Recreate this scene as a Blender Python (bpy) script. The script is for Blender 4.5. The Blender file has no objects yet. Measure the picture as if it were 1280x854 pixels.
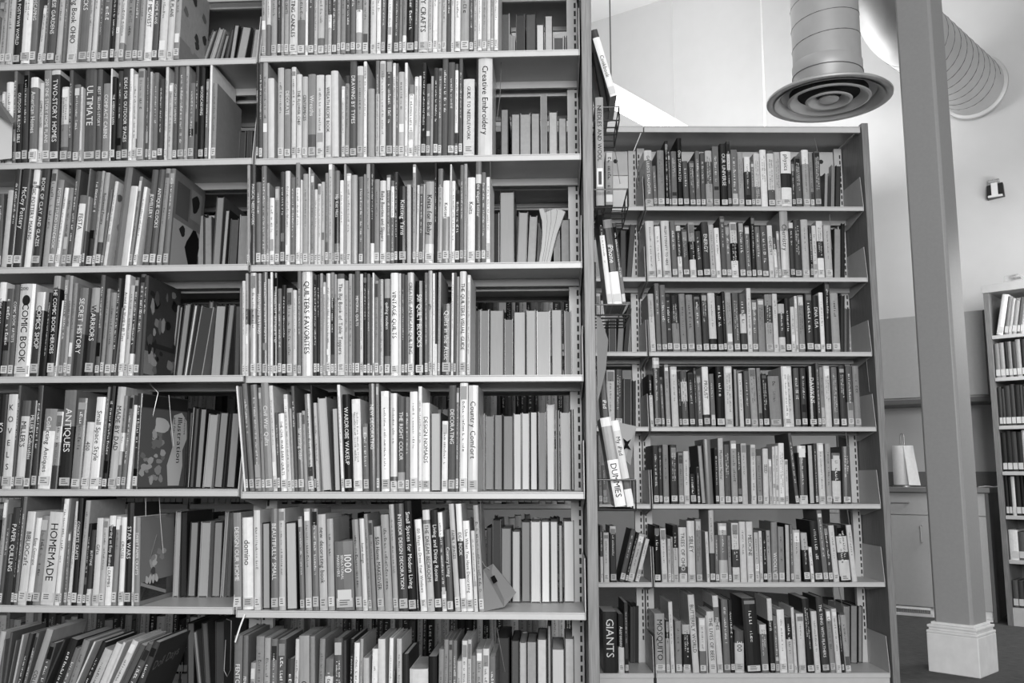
import bpy, bmesh, math, random
from math import sin, cos, radians as R, pi
# ------------------------------------------------------------------ camera, light, exposure
sc = bpy.context.scene
COL = sc.collection
H = 0.87                                   # camera height
PITCH = R(8.3)
cam = bpy.data.cameras.new('camera'); cam.sensor_width = 36.0; cam.lens = 36.0 * 1150 / 1280
cam.clip_start = 0.02
co = bpy.data.objects.new('camera', cam); COL.objects.link(co)
co.location = (0, 0, H); co.rotation_euler = (pi / 2 + PITCH, 0, 0)
sc.camera = co
sc.view_settings.view_transform = 'Standard'; sc.view_settings.look = 'None'
sc.view_settings.gamma = 1.0; sc.view_settings.exposure = 1.02
wd = bpy.data.worlds.new('world'); sc.world = wd; wd.use_nodes = True
bg = wd.node_tree.nodes['Background']
bg.inputs[0].default_value = (.8, .8, .8, 1); bg.inputs[1].default_value = 0.3
def area(name, loc, target, sx, sy, power):
    l = bpy.data.lights.new(name, 'AREA'); l.shape = 'RECTANGLE'; l.size = sx; l.size_y = sy; l.energy = power
    o = bpy.data.objects.new(name, l); COL.objects.link(o); o.location = loc
    import mathutils
    d = mathutils.Vector(target) - mathutils.Vector(loc)
    o.rotation_euler = d.to_track_quat('-Z', 'Y').to_euler()
    return o
# area lights added behind the viewer and by the far wall; one ceiling lamp
area('added_right_fill', (2.6, -0.9, 1.7), (0.4, 2.6, 0.7), 2.2, 2.0, 9)  # added fill from the right for the second bookcase; no window stands here
area('added_front_light', (0.35, -2.8, 1.9), (1.0, 3.0, 0.7), 2.0, 1.8, 168)  # main light from the front, an added panel with no window built
area('aisle_ceiling_lamp', (0.3, 0.5, 3.6), (0.3, 1.2, 0), 3.0, 0.5, 9)
area('added_cabinet_fill', (3.5, 4.5, 1.9), (3.0, 6.2, 0.7), 1.0, 0.8, 17)  # out-of-view light added to brighten the cabinets
area('added_wall_uplight', (1.0, 5.9, 3.0), (1.0, 6.2, 5), 2.5, 1.0, 30)  # unseen uplight added behind the second bookcase to brighten the wall

# ------------------------------------------------------------------ measuring from the photograph (1280 x 854)
F = 1150.0
CP, SP = cos(PITCH), sin(PITCH)
def ray(x, y):
    X = (x - 640) / F; U = -(y - 427) / F
    return (X, CP - U * SP, SP + U * CP)
def on_plane(x, y, P, a, off=0.0):
    """pixel -> (s, z) on the vertical plane through P (direction angle a), pushed back by off"""
    r = ray(x, y); n = (-sin(a), cos(a)); u = (cos(a), sin(a))
    t = (n[0] * P[0] + n[1] * P[1] + off) / (n[0] * r[0] + n[1] * r[1])
    q = (r[0] * t, r[1] * t)
    return (q[0] - P[0]) * u[0] + (q[1] - P[1]) * u[1], r[2] * t + H
def on_height(x, y, z):
    r = ray(x, y); t = (z - H) / r[2]
    return (r[0] * t, r[1] * t, z)
def at_depth(x, y, d):
    r = ray(x, y); t = d / r[1]
    return (r[0] * t, d, r[2] * t + H)

# ------------------------------------------------------------------ materials
def mat(name, base=.5, rough=.5, metal=0.0, noise=0.0, scale=60, attr=False, bump=0.0, stretch=None, emit=None, trans=0, coat=0, spec=.5):
    m = bpy.data.materials.new(name); m.use_nodes = True
    nt = m.node_tree; b = nt.nodes['Principled BSDF']
    b.inputs['Roughness'].default_value = rough; b.inputs['Metallic'].default_value = metal
    b.inputs['Specular IOR Level'].default_value = spec
    if coat: b.inputs['Coat Weight'].default_value = coat; b.inputs['Coat Roughness'].default_value = .12
    if trans: b.inputs['Transmission Weight'].default_value = trans
    if emit is not None:
        b.inputs['Emission Color'].default_value = (1, 1, 1, 1); b.inputs['Emission Strength'].default_value = emit
    src = None
    if attr:
        at = nt.nodes.new('ShaderNodeAttribute'); at.attribute_name = 'Col'; src = at.outputs['Color']
    if noise or bump:
        tc = nt.nodes.new('ShaderNodeTexCoord'); mp = nt.nodes.new('ShaderNodeMapping')
        if stretch: mp.inputs['Scale'].default_value = stretch
        nz = nt.nodes.new('ShaderNodeTexNoise'); nz.inputs['Scale'].default_value = scale; nz.inputs['Detail'].default_value = 4
        nt.links.new(tc.outputs['Object'], mp.inputs[0]); nt.links.new(mp.outputs[0], nz.inputs['Vector'])
        mr = nt.nodes.new('ShaderNodeMapRange'); mr.inputs[1].default_value = .3; mr.inputs[2].default_value = .7
        mr.inputs[3].default_value = 1 - noise; mr.inputs[4].default_value = 1 + noise
        nt.links.new(nz.outputs[0], mr.inputs[0])
        mx = nt.nodes.new('ShaderNodeVectorMath'); mx.operation = 'SCALE'
        if src: nt.links.new(src, mx.inputs[0])
        else: mx.inputs[0].default_value = (base,) * 3
        nt.links.new(mr.outputs[0], mx.inputs['Scale']); src = mx.outputs[0]
        if bump:
            bp = nt.nodes.new('ShaderNodeBump'); bp.inputs['Strength'].default_value = bump; bp.inputs['Distance'].default_value = .002
            nt.links.new(nz.outputs[0], bp.inputs['Height']); nt.links.new(bp.outputs[0], b.inputs['Normal'])
    if src: nt.links.new(src, b.inputs['Base Color'])
    else: b.inputs['Base Color'].default_value = (base, base, base, 1)
    return m
def lin(d):                       # shade digit 0..9 -> albedo; in places the digit already includes shade
    return (.065 + .085 * d) ** 2.25
M_COVER = mat('printed_cover', attr=True, rough=.32, noise=.10, scale=45, stretch=(1, 1, .35), coat=.12, spec=.3)
M_MATTE = mat('printed_matte', attr=True, rough=.6, noise=.06, scale=80, spec=.25)
M_PAPER_ = mat('page_paper', base=.40, rough=.8, noise=.16, scale=260, stretch=(14, 1, .06), bump=.25)
M_INK = mat('ink', attr=True, rough=.8, spec=.12)
M_STEEL = mat('painted_steel', base=.46, rough=.42, noise=.03, scale=30, bump=.04)
M_RECESS_SHADE = mat('painted_recess_shade', base=.012, rough=.7)  # near-black painted in for the shade inside slots, holes, vent and duct
M_LAMI = mat('wood_laminate', base=.17, rough=.5, noise=.30, scale=14, stretch=(22, 22, .8), bump=.1)
M_WIRE = mat('bright_wire', base=.35, rough=.35, metal=.9)
M_BLACKW = mat('black_wire', base=.012, rough=.35)
M_WALL = mat('painted_wall', base=.62, rough=.85, noise=.015, scale=8, bump=.05)
M_CEIL = mat('ceiling_paint', base=.80, rough=.9, noise=.01, scale=5)
M_COLUMN = mat('column_paint', base=.29, rough=.45, noise=.03, scale=70, bump=.03)
M_BASEB = mat('plinth_paint', base=.70, rough=.55, noise=.06, scale=20)
M_DUCT = mat('galvanised_duct', base=.56, rough=.5, metal=.25, noise=.05, scale=9)
M_SEAM = mat('duct_seam', base=.14, rough=.5, metal=.4)
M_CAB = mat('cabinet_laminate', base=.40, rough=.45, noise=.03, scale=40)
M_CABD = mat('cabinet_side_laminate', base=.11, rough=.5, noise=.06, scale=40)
M_COUNTER = mat('counter_laminate', base=.17, rough=.4, noise=.12, scale=200)
M_WHITE = mat('white_paper', base=.8, rough=.8, noise=.03, scale=60, bump=.1)
M_LAMP = mat('lamp_diffuser', base=.9, rough=.6, emit=3.0)
M_CLEAR = mat('clear_plastic', base=.9, rough=.1, trans=.85)
# ------------------------------------------------------------------ mesh helpers
class MB:
    def __init__(s): s.v = []; s.f = []; s.c = []
    def add(s, vs, fs, col=.5):
        n = len(s.v); s.v += vs; s.f += [tuple(i + n for i in f) for f in fs]; s.c += [col] * len(fs)
    def box(s, x0, x1, y0, y1, z0, z1, col=.5):
        s.add([(x0,y0,z0),(x1,y0,z0),(x1,y1,z0),(x0,y1,z0),(x0,y0,z1),(x1,y0,z1),(x1,y1,z1),(x0,y1,z1)],
              [(0,3,2,1),(4,5,6,7),(0,1,5,4),(1,2,6,5),(2,3,7,6),(3,0,4,7)], col)
    def prism(s, pts, axis, a, b, col=.5):
        """extrude a polygon (2D pts) along axis from a to b"""
        def P(p, t):
            return {'x': (t, p[0], p[1]), 'y': (p[0], t, p[1]), 'z': (p[0], p[1], t)}[axis]
        n = len(pts); vs = [P(p, a) for p in pts] + [P(p, b) for p in pts]
        fs = [tuple(range(n))[::-1], tuple(range(n, 2 * n))] + [(i, (i + 1) % n, (i + 1) % n + n, i + n) for i in range(n)]
        s.add(vs, fs, col)
    def lathe(s, prof, n=48, c=(0, 0, 0), col=.5):
        vs = []; fs = []
        for i in range(n):
            a = 2 * pi * i / n
            vs += [(c[0] + r * cos(a), c[1] + r * sin(a), c[2] + z) for r, z in prof]
        m = len(prof)
        for i in range(n):
            j = (i + 1) % n
            fs += [(i * m + k, j * m + k, j * m + k + 1, i * m + k + 1) for k in range(m - 1)]
        s.add(vs, fs, col)
    def tube(s, pts, r, n=8, closed=False, col=.5):
        import mathutils
        V = [mathutils.Vector(p) for p in pts]; vs = []; fs = []; m = len(V); prev = None
        for i, p in enumerate(V):
            if closed: t = (V[(i + 1) % m] - V[i - 1]).normalized()
            else: t = (V[min(i + 1, m - 1)] - V[max(i - 1, 0)]).normalized()
            if prev is None:
                up = mathutils.Vector((0, 0, 1)) if abs(t.z) < .9 else mathutils.Vector((1, 0, 0))
                u = t.cross(up).normalized()
            else: u = (prev - t * prev.dot(t)).normalized()
            prev = u; w = t.cross(u)
            vs += [tuple(p + u * r * cos(2*pi*k/n) + w * r * sin(2*pi*k/n)) for k in range(n)]
        for i in range(m if closed else m - 1):
            j = (i + 1) % m
            fs += [(i*n+k, i*n+(k+1)%n, j*n+(k+1)%n, j*n+k) for k in range(n)]
        if not closed: fs += [tuple(range(n))[::-1], tuple(range((m-1)*n, m*n))]
        s.add(vs, fs, col)
    def mesh(s, name, m, smooth=False):
        me = bpy.data.meshes.new(name); me.from_pydata(s.v, [], s.f)
        a = me.attributes.new('Col', 'FLOAT_COLOR', 'FACE')
        flat = []
        for c in s.c: flat += [c, c, c, 1.0]
        a.data.foreach_set('color', flat)
        if smooth:
            me.polygons.foreach_set('use_smooth', [True] * len(s.f))
            try: me.set_sharp_from_angle(angle=R(38))
            except Exception: pass
        me.materials.append(m); me.update()
        return me
def link(name, me, parent=None, loc=(0,0,0), rot=(0,0,0)):
    o = bpy.data.objects.new(name, me); COL.objects.link(o); o.location = loc; o.rotation_euler = rot
    if parent: o.parent = parent
    return o
def part(name, mb, m, parent, smooth=False, label=None, kind=None, bevel=0, loc=(0,0,0), rot=(0,0,0)):
    o = link(name, mb.mesh(name, m, smooth), parent, loc, rot)
    if label: o['label'] = label
    if kind: o['kind'] = kind
    if bevel:
        b = o.modifiers.new('bevel', 'BEVEL'); b.width = bevel; b.segments = 2; b.limit_method = 'ANGLE'
    return o
def thing(name, label, cat, loc, rot=(0,0,0), group=None):
    o = bpy.data.objects.new(name, None); COL.objects.link(o); o.location = loc; o.rotation_euler = rot
    o.empty_display_size = .05
    o['label'] = label; o['category'] = cat
    if group: o['group'] = group
    return o
def tag(o, label, cat, group=None):
    o['label'] = label; o['category'] = cat
    if group: o['group'] = group
    return o
def struct(name, mb, m, **k):
    o = part(name, mb, m, None, **k); o['kind'] = 'structure'; return o
def one(name, mb, m, label, cat, loc=(0,0,0), rot=(0,0,0), group=None, **k):
    o = part(name, mb, m, None, loc=loc, rot=rot, **k); return tag(o, label, cat, group)

# glyph meshes cut from the built-in font
_G = {}
def glyph(ch):
    if ch not in _G:
        cu = bpy.data.curves.new('g', 'FONT'); cu.body = ch; cu.resolution_u = 2
        ob = bpy.data.objects.new('g', cu)
        COL.objects.link(ob); bpy.context.view_layer.update()
        me = ob.to_mesh()
        vs = [(v.co.x, v.co.y) for v in me.vertices]; fs = [tuple(p.vertices) for p in me.polygons]
        ob.to_mesh_clear(); bpy.data.objects.remove(ob); bpy.data.curves.remove(cu)
        if vs:
            x0 = min(v[0] for v in vs); x1 = max(v[0] for v in vs)
            vs = [(v[0] - x0, v[1]) for v in vs]; _G[ch] = (vs, fs, x1 - x0)
        else: _G[ch] = ([], [], .28)
    return _G[ch]
def text_width(t): return sum(glyph(c)[2] + .09 for c in t)
def write_down(mb, t, size, xc, y, ztop, col):
    """lettering that runs down a spine, tops of the letters towards +x"""
    p = 0
    for ch in t:
        vs, fs, w = glyph(ch)
        mb.add([(xc + (v[1] - .35) * size, y, ztop - (p + v[0]) * size) for v in vs], fs, col)
        p += w + .09
def write_across(mb, t, size, x0, y, z, col):
    p = 0
    for ch in t:
        vs, fs, w = glyph(ch)
        mb.add([(x0 + (p + v[0]) * size, y, z + v[1] * size) for v in vs], fs, col)
        p += w + .09
DATA = """
#L0 L 0 0 0 5 365 38 0
0 27 -180 6;30 74 -215 7 ~;78 122 -190 1|LIVING IN A POSTWWII WORLD;124 178 -220 9;181 231 -200 4|LANDSCAPING;235 264 35 8;267 288 -150 4;291 336 -190 3|JAPANESE GARDENS;344 378 -210 7;385 413 -180 4;415 475 -205 8|Gardening Book OHIO;488 540 -215 4|DECKS;541 562 -190 7;569 604 -215 8;606 627 -180 3;629 675 -200 4;685 710 -190 1;712 737 -215 7;739 777 -170 8.8-5;780 822 -210 5;825 855 -195 4;857 896 -205 6;898 942 -215 9|BUILD IT MIDWEST;946 978 -190 3|DREAM HOME PLANS;985 1032 -205 8;1040 1078 -200 8|HOME PLANS;1081 1115 -190 6.75-5 c
#L1 L 1 0 75 5 625 14 0
0 21 200 7;24 70 140 9;74 94 70 4;95 132 150 1|OUTDOOR BUILDING BIBLE;134 168 70 2;175 232 110 9.12-4.85-9|American Homes;236 261 145 8|COMPACT HOUSES;263 307 65 5|200 ONE STORY HOME PLANS;309 362 65 8.05-2|TWO-STORY HOMES;371 419 170 8.5-5.8-3;421 449 65 3;452 489 155 4;491 514 170 8;519 590 55 3|ULTIMATE;595 628 60 3|BEST SELLING 1-STORY;633 675 148 5|COMPACT CABINS;680 687 55 9;689 722 105 1|THE AMERICAN BARN;725 755 70 2;757 795 55 2|IDEAS FOR OUTDOOR SPACES;798 820 55 9;821 848 90 8.75-4.85-8;851 890 55 6;906 922 45 3;925 945 75 7;949 978 80 4;981 1018 120 2;1023 1041 40 8;1043 1074 145 7;1076 1100 40 3|CUSTOM DECKS CARPENTRY;1106 1145 30 4;1148 1168 35 6;1171 1208 145 4;1211 1230 35 2;1237 1268 25 1|WOODCARVING;1276 1295 120 4;1300 1314 20 9 n;1318 1344 145 5
#L2 L 2 0 200 5 655 64 0
-28 3 215 3 20;5 38 190 7 45 n;40 77 50 2 57;80 130 55 2|!McCoy Pottery;146 186 55 9.17-4.2-9|BASIC POTTERY MAKING;191 246 55 2|BOOK OF CLAY AND GLAZES;262 297 55 6;299 336 125 5|POTTERS STUDIO HANDBOOK;340 376 175 9;381 409 175 5 50;411 443 62 3;447 493 222 4.12-9 52|!FESTA;495 509 55 4;511 532 230 6.5-3 40;535 570 72 3.7-1;573 591 70 6;593 624 80 6.75-2|Rookwood Pottery;626 641 185 4|MOSAICS;643 664 135 8 76 c;706 752 42 4 78 n;755 800 165 8 62 n;803 822 105 5 70;829 850 170 9 70;887 925 62 3|JEWELLERY;930 968 60 3|ANTIQUE CLOCKS;976 1011 55 5 60;1016 1048 55 4 50 C1
#L3 L 3 0 335 5 668 48 0
-50 -4 90 9.2-1;-1 43 130 3;46 78 105 3|COMIC BOOK ARTISTS;81 176 100 8|COMIC BOOK n;183 236 152 8.22-2|COMICS SHOP;258 286 155 1;290 338 50 6.13-1.9-6|THE COMIC BOOK HEROES;340 360 205 9;363 391 45 4;393 413 50 6|SUPERHERO RECORDS;415 438 95 5;446 502 125 4.53-2|SECRET HISTORY;524 579 125 6.28-2|WARRIORS;590 617 45 3;621 649 130 5;651 689 155 5 40;691 711 65 2;713 734 250 4;736 766 45 9|Around the World in 80 Toys;768 795 110 7;798 829 60 2.78-9;833 864 40 3;867 893 48 2 40 C2
#L4 L 4 0 475 5 680 50 0
-52 0 90 1|!KO;3 65 90 8|!KOVELS;67 83 35 3;86 141 130 3.18-8.9-5|!MILLER'S;144 189 130 2|!MILLER'S Collectables;191 223 35 2;229 305 182 5.28-9|Collecting Antiques;309 353 200 7.4-5.7-2 45;363 435 65 4.37-1|ANTIQUES;439 496 115 4.3-5;501 552 265 8 40|400;555 609 108 9|Small Space Style;614 630 45 4 60;633 663 40 1 60;669 723 45 7 65|MADE BY DAD;727 750 100 5.4-9.6-4;753 782 95 4 60;786 822 158 9 50 n;824 858 85 2 30 C3
#L5 L 5 0 615 5 708 66 0
-40 -15 50 6;-13 12 140 3;14 62 100 2|PAPER QUILLING;66 80 35 1;82 104 30 4;106 157 125 8|BIBLIOCraft;161 194 165 9.88-1|Easy Concrete;196 246 150 5;248 333 128 8 64|HOMEMADE;336 366 45 9;370 394 45 5;396 416 250 4 36;418 440 60 8 56;443 476 40 1 48|CONCRETE CRAFTS;478 508 55 6 58;512 530 200 1 44;533 569 240 2.78-8 40|BUTTONS;572 612 165 8 34|Gifts;615 646 168 7 34;651 690 150 9.12-1.57-9 36|!Starting an Etsy Business DUMMIES;694 731 155 8.1-5 30;735 766 160 9 26|CIRCUSES;771 814 70 1 24|!STAR WARS;820 835 155 8 14;837 868 160 5 8 C4|SWEET PAPER CRAFTS
#L6 L 6 0 755 5 495 80 0
-60 -4 175 7 60;-2 18 225 4 28;20 48 180 3 46;50 76 230 4 50;78 104 195 7 60;106 144 190 2 72;146 181 185 4 80;184 236 165 6 104|COLLECTORS DOLLS;240 276 250 3 72;282 330 225 2 115;334 385 228 1 100;388 424 285 4 78;427 471 235 5 90;474 520 240 8 112|Wooden Toy Making;523 556 245 1 110;561 620 295 7 86;622 662 255 8 100|Craft Techniques;664 698 245 8 104|Paper;701 756 240 8 120;758 802 265 3 112|PAPER PLAY;805 852 260 3 110;856 900 245 2 98 C5
#L0b L 0 0 0 3.879 282 45 1
985 1015 150 4;1018 1040 140 5;1048 1062 145 5 40;1064 1085 170 4 30;1090 1108 140 3 30;1112 1140 120 5 25;1145 1190 132 5 30;1215 1250 140 5 20
#L1b L 1 0 75 5 625 10 1
1370 1400 440 3;1405 1440 445 2;1445 1470 450 3;1490 1530 445 2;1540 1570 440 2
#L2b L 2 0 190 4 560 0 1
955 980 330 3;985 1020 315 4;1022 1060 325 4;1062 1100 225 4 22;1105 1135 290 5 22;1140 1180 335 3 15;1190 1232 315 4 8
#L3b L 3 0 330 4.129 572 40 1
860 885 215 3;888 905 220 4;908 942 210 4 45;948 978 212 7 55;980 1045 225 2 60;1085 1138 215 5 30;1145 1200 210 4 38;1205 1235 215 3 10
#L4b L 4 200 475 5.695 785 60 1
190 205 190 7 45;208 240 200 3 45;245 290 205 4 45;300 365 245 5 50;380 440 232 4 50;445 465 240 1 52;468 530 235 4 45
#L5b L 5 200 620 5.508 728 25 1
85 130 108 5;135 180 110 1 10;185 240 180 4;258 325 180 5 25;350 410 180 4 25;412 445 110 4 40;450 480 110 3 30
#L6b L 6 0 755 5 495 0 1
1170 1215 120 3;1235 1275 175 4 -30;1280 1340 120 3 -20;1345 1400 110 2
#R0 R 0 290 0 5 328 5 0
183 210 -215 6;213 242 -200 8.65-4;244 278 -210 6;283 303 -190 2;306 324 -220 6;326 352 -200 6|QUILTING CRAFTS;355 406 -180 8|DECORATING CANDLES;409 453 -200 6.6-4;456 472 -225 9;475 510 -200 3;512 532 -215 7;536 575 -190 7.8-4;577 597 -180 5;599 620 -210 3.55-9.7-7;623 652 -220 3;655 676 -200 6;679 708 -210 5;711 737 -215 3;740 769 -200 4;773 810 -190 5.48-9.75-6;815 850 -205 6;864 898 -180 8;902 928 -225 9;931 955 -190 4;970 996 -200 9;1011 1040 -210 3;1043 1061 -200 5;1064 1086 -190 5.8-9;1090 1136 -215 1;1139 1160 -200 4;1163 1222 -215 8|HOLIDAY CRAFTS;1225 1249 -190 7;1252 1274 -200 2
#R0 R 0 486 0 5 312 5 0
273 302 -210 9;305 328 -200 7;331 358 -215 7;361 386 -200 3;388 408 -190 8;411 445 -200 9;448 500 -210 6;503 527 -190 3;530 552 -205 7;554 580 -215 9;582 612 -200 6;614 635 -210 8;637 655 -190 6;658 682 -220 9
#R1 R 1 290 65 5 640 2 0
150 165 65 2|PAINTED CRAFTS;168 189 70 3;191 221 62 6;224 262 165 8 0 n;285 322 100 7;326 365 108 5|DECORATE;370 398 95 8;401 434 140 8|THE FLOWER CHEF;437 471 155 7|CENTERPIECES;475 521 140 5.72-3.87-5|Wreaths;525 573 145 8;582 617 145 8|WREATH RECIPE BOOK;620 665 118 8 -3 n;683 704 215 8;707 732 148 2.1-5;736 778 45 3|DRAWING BY TYPES;781 818 90 8.1-6;821 841 60 9;849 890 230 6 0 n;897 920 55 4.35-7;923 958 57 8;963 1002 45 3;1004 1022 70 8;1024 1038 72 4;1040 1077 125 7;1079 1096 68 9;1100 1132 205 5.13-9;1135 1160 155 8;1162 1176 150 8;1181 1208 68 1;1211 1237 200 4;1239 1254 152 6
#R1 R 1 486 65 5 636 1 0
277 304 100 2;306 328 102 4;331 365 42 3;368 408 65 3;411 430 75 3.07-9.75-4;436 458 35 3;464 533 170 8|GUIDE TO NEEDLEWORK;545 551 45 1 0 n;557 645 28 8 0 n|Creative Embroidery
#R1b R 1 486 65 5 628 0 1
700 748 355 4;766 820 385 5;823 885 385 5;890 944 380 5;949 990 260 4;1001 1055 372 6;1061 1112 410 5
#R0b R 0 486 0 5 298 0 1
700 755 85 3;758 790 215 4;795 850 90 2;858 920 85 3;923 970 150 7;976 1025 95 6;1030 1092 230 3;1096 1114 225 4
#R2 R 2 290 200 5 640 2 0
93 111 20 6;116 146 30 2|MAGICAL NEEDLEWORK;149 179 140 4;182 214 38 4;216 231 145 6;233 262 238 9;267 299 168 5;301 328 75 2;331 361 70 8;364 394 110 4;397 423 18 5.25-9;426 440 125 8;443 474 88 6;477 488 48 8;490 512 85 5;514 532 185 8;535 555 150 8;557 578 138 7;581 599 82 5;601 626 10 7;628 637 30 5;639 671 68 4.3-1.78-4|Hip Knit Hats;673 696 128 9;698 711 15 6;714 742 85 8;746 782 95 6 0 n;792 818 105 4;822 836 90 5;838 862 22 6;865 887 25 2.8-9;889 920 122 5;923 961 130 8|Baby Booties and Slippers;964 990 95 4;992 1012 130 4.07-9.45-4;1015 1034 75 2;1042 1089 165 1|Knitting Yarns;1093 1118 155 7 0 n;1128 1148 28 6;1150 1165 158 8;1168 1190 150 3;1191 1200 152 7;1204 1261 135 6.77-8|Knits for Baby
#R2 R 2 486 200 5 636 0 0
285 300 20 1;302 333 55 4.2-6;335 375 130 9.44-5|Knitting;378 388 28 8;390 411 132 9;413 440 190 2;443 464 32 4;467 486 25 6;489 537 110 9|Knits;541 575 10 4.13-8.22-3|the elegant knitter;578 604 78 4;607 634 108 9
#R2b R 2 486 200 5 632 0 1
650 690 330 1;694 785 198 5;802 862 325 5 10;868 915 350 5 14;1032 1070 350 4;1076 1132 370 4
#R3 R 3 290 335 5 668 0 0
48 61 125 4;63 82 82 8;84 101 35 6.35-3.5-8;114 151 32 7.35-5.5-7;153 187 35 4|MASTERING TATTING;189 222 28 3;224 236 70 7;239 253 28 9;257 284 32 1;286 309 130 4;312 337 108 1;341 379 128 6;381 403 140 8;409 431 20 4;436 500 22 8|QUILTERS FAVORITES;510 530 45 2;532 548 42 1;550 567 35 6;569 586 90 7;589 615 35 7;617 638 30 5.25-1.8-3;640 654 42 6;658 701 38 3.05-8|The Big Book of Table Toppers;704 726 80 6;729 751 38 6;753 765 40 4;768 797 20 3|MEMORIAL QUILTS;799 818 38 8;821 842 30 1;845 862 38 4;864 876 60 3;878 888 32 9;891 917 82 5;919 947 72 5;953 987 70 6.2-2.8-4|quilting modern;991 1040 32 9|VINTAGE QUILTS;1042 1056 35 8;1059 1078 38 3;1081 1094 45 3;1097 1137 30 7|CREATIVE AMERICAN QUILTING;1146 1197 82 0|501 QUILT BLOCKS;1204 1223 30 4;1227 1253 18 6|gifts
#R3 R 3 486 335 5 668 0 0
274 288 35 9;290 300 30 2.7-9;303 319 28 6;330 386 225 3|Quilts in the Attic;388 402 32 9;405 419 30 3;421 436 55 6;439 480 22 8|THE QUILTERS VISUAL GUIDE;487 507 45 8
#R3b R 3 486 335 5 664 0 1
515 566 262 3;570 625 262 4;630 719 262 5;723 776 318 4;781 856 272 6;861 919 262 6;925 1010 268 6;1018 1085 258 6;1100 1145 268 4
#R4 R 4 290 475 5 698 0 0
76 86 40 9 -52 n;89 108 42 3 -42;111 141 25 4 -50;146 185 32 4 -32;188 206 50 5 -26;209 255 22 5 -30|Civil War Quilts;258 283 38 8 -30;286 303 205 3 -18;306 345 212 9 -18|THE CIVIL WAR BABY QUILTS;348 373 92 8 -28;375 390 180 6 -20;393 412 40 3 -25;416 453 208 4 -14|harvesting color;455 475 195 6 -20;477 515 90 5 -26;518 527 35 1 -30;529 556 145 7 -22;567 622 112 7 -32 p;641 680 175 7 -18 p;684 701 32 9 -28;706 751 92 0 -18|WARDROBE WAKEUP;759 813 122 9 -14;823 857 275 4 -10;861 901 25 3 -8|NEW DECORATING;904 922 25 5 -6;935 984 72 9 -5;990 1031 85 8.85-3.9-8;1035 1079 105 3.8-6|THE RIGHT COLOR;1083 1107 108 4;1112 1160 75 9;1165 1187 42 9
#R4 R 4 486 475 5 698 0 0
208 255 145 9|DESIGN NOMADS;263 325 205 7 0 p;329 366 258 9;370 414 35 3|DECORATING;417 435 50 4;440 489 20 9;494 554 35 8|Country Comfort
#R4b R 4 486 475 5 694 0 1
570 598 210 4;602 655 222 4;659 710 215 4;715 778 222 4;780 829 210 7;832 880 205 7;885 930 198 7;936 985 200 4;990 1038 150 7;1046 1068 190 2;1075 1138 200 6;1142 1160 185 6
#R5 R 5 286 620 5 718 -4 0
30 78 108 5|DESIGN OUR HOME;85 151 138 9|!domino;158 208 92 8;211 260 170 6 -2 p;263 310 82 4|BEAUTIFULLY SMALL;313 353 82 7;362 431 168 7 -8 p;446 475 130 4 -16;481 520 82 6 -14;525 566 82 4 -10;569 617 118 7 -14|new decorating book;622 662 145 6 -12;669 789 288 4 -12|1000;795 836 150 5 -28;839 870 145 8 -25|home design;873 895 115 5 -30;898 923 155 5 -28;930 972 195 6 -26|$50 Home MAKEOVER;975 1024 120 6 -28;1029 1060 55 6 -30;1065 1122 52 2 -30|INTERIOR DESIGN DECORATION;1125 1174 35 0 -35|Small Spaces for Modern Living;1180 1196 150 3 -24;1200 1240 150 9 -38|150 Ways to Dress Your Windows
#R5 R 5 486 620 5 722 -30 0
243 286 90 8.1-4.14-7 -34|THE DREAM BEDROOM;289 332 90 1 -28|Living and Dining Rooms;335 363 105 9.25-3.8-9 -30;367 412 212 3 -22|Country Living;416 448 52 7 -42|FAMILY SPACES;452 487 52 9.35-2.7-9 -35|IDEA BOOK;490 530 158 9 -28|Use What You Have Decorating;534 562 220 8 -22;566 597 60 6 -40
#R5b R 5 486 620 5 676 0 1
610 643 195 2;646 700 148 2;703 765 200 4;771 823 220 6;830 885 160 4;889 950 158 7;955 1008 158 8;1011 1060 158 7;1063 1090 180 5;1096 1162 155 7
#R6 R 6 286 765 5 445 6 0
30 80 150 4|!FENTON BASKET PATTERNS;85 130 150 4|!FENTON BASKET PATTERNS;133 164 320 6;166 215 155 5;218 255 165 6;259 300 172 4;303 358 175 3;361 404 295 2;409 436 172 8;439 502 152 6 0|CARNIVAL;506 558 155 5 0|!FENTON ART;561 597 170 5;600 650 295 4.15-8.4-4;656 710 168 3.6-8.7-3 0;714 750 180 2 0|STAINED GLASS;753 776 170 1;779 812 195 9;816 835 170 6;839 890 290 7 0|SALT;893 930 232 9;933 996 172 8 0|American;999 1023 165 9;1025 1045 370 5;1049 1080 170 7 0;1085 1124 265 1 0|Cookies Of;1129 1245 360 8 0 n
#R6 R 6 486 765 5 445 0 0
247 305 280 0|ANTIQUE;311 342 235 5;344 370 175 5;373 396 180 5;399 424 180 4;426 454 310 7;456 490 182 8;492 515 175 7;517 543 275 5;546 584 235 6;587 626 232 8.65-4;629 665 280 4
#R6b R 6 486 765 5 445 0 1
672 752 160 2;766 815 178 3;819 860 190 6;863 925 185 5;929 988 170 7;993 1017 85 5;1021 1099 232 7;1102 1160 165 6
#QA Q 1 736 160 6.154 590 -15 0
438 498 172 8.18-4.88-8|GALILEO'S DAUGHTER;502 529 292 4;534 586 172 5;595 621 100 1;623 637 195 3;641 683 180 4;689 725 78 0|Ohio STARWATCH;733 774 255 3;783 824 255 3;829 862 178 4;868 901 192 3;906 958 175 7.2-3.6-6;963 1010 142 4;1023 1072 120 1|OUR UNIVERSE;1075 1100 100 2.2-8.45-2;1106 1155 168 4
#QA Q 1 900 160 6.154 588 -15 0
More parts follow.
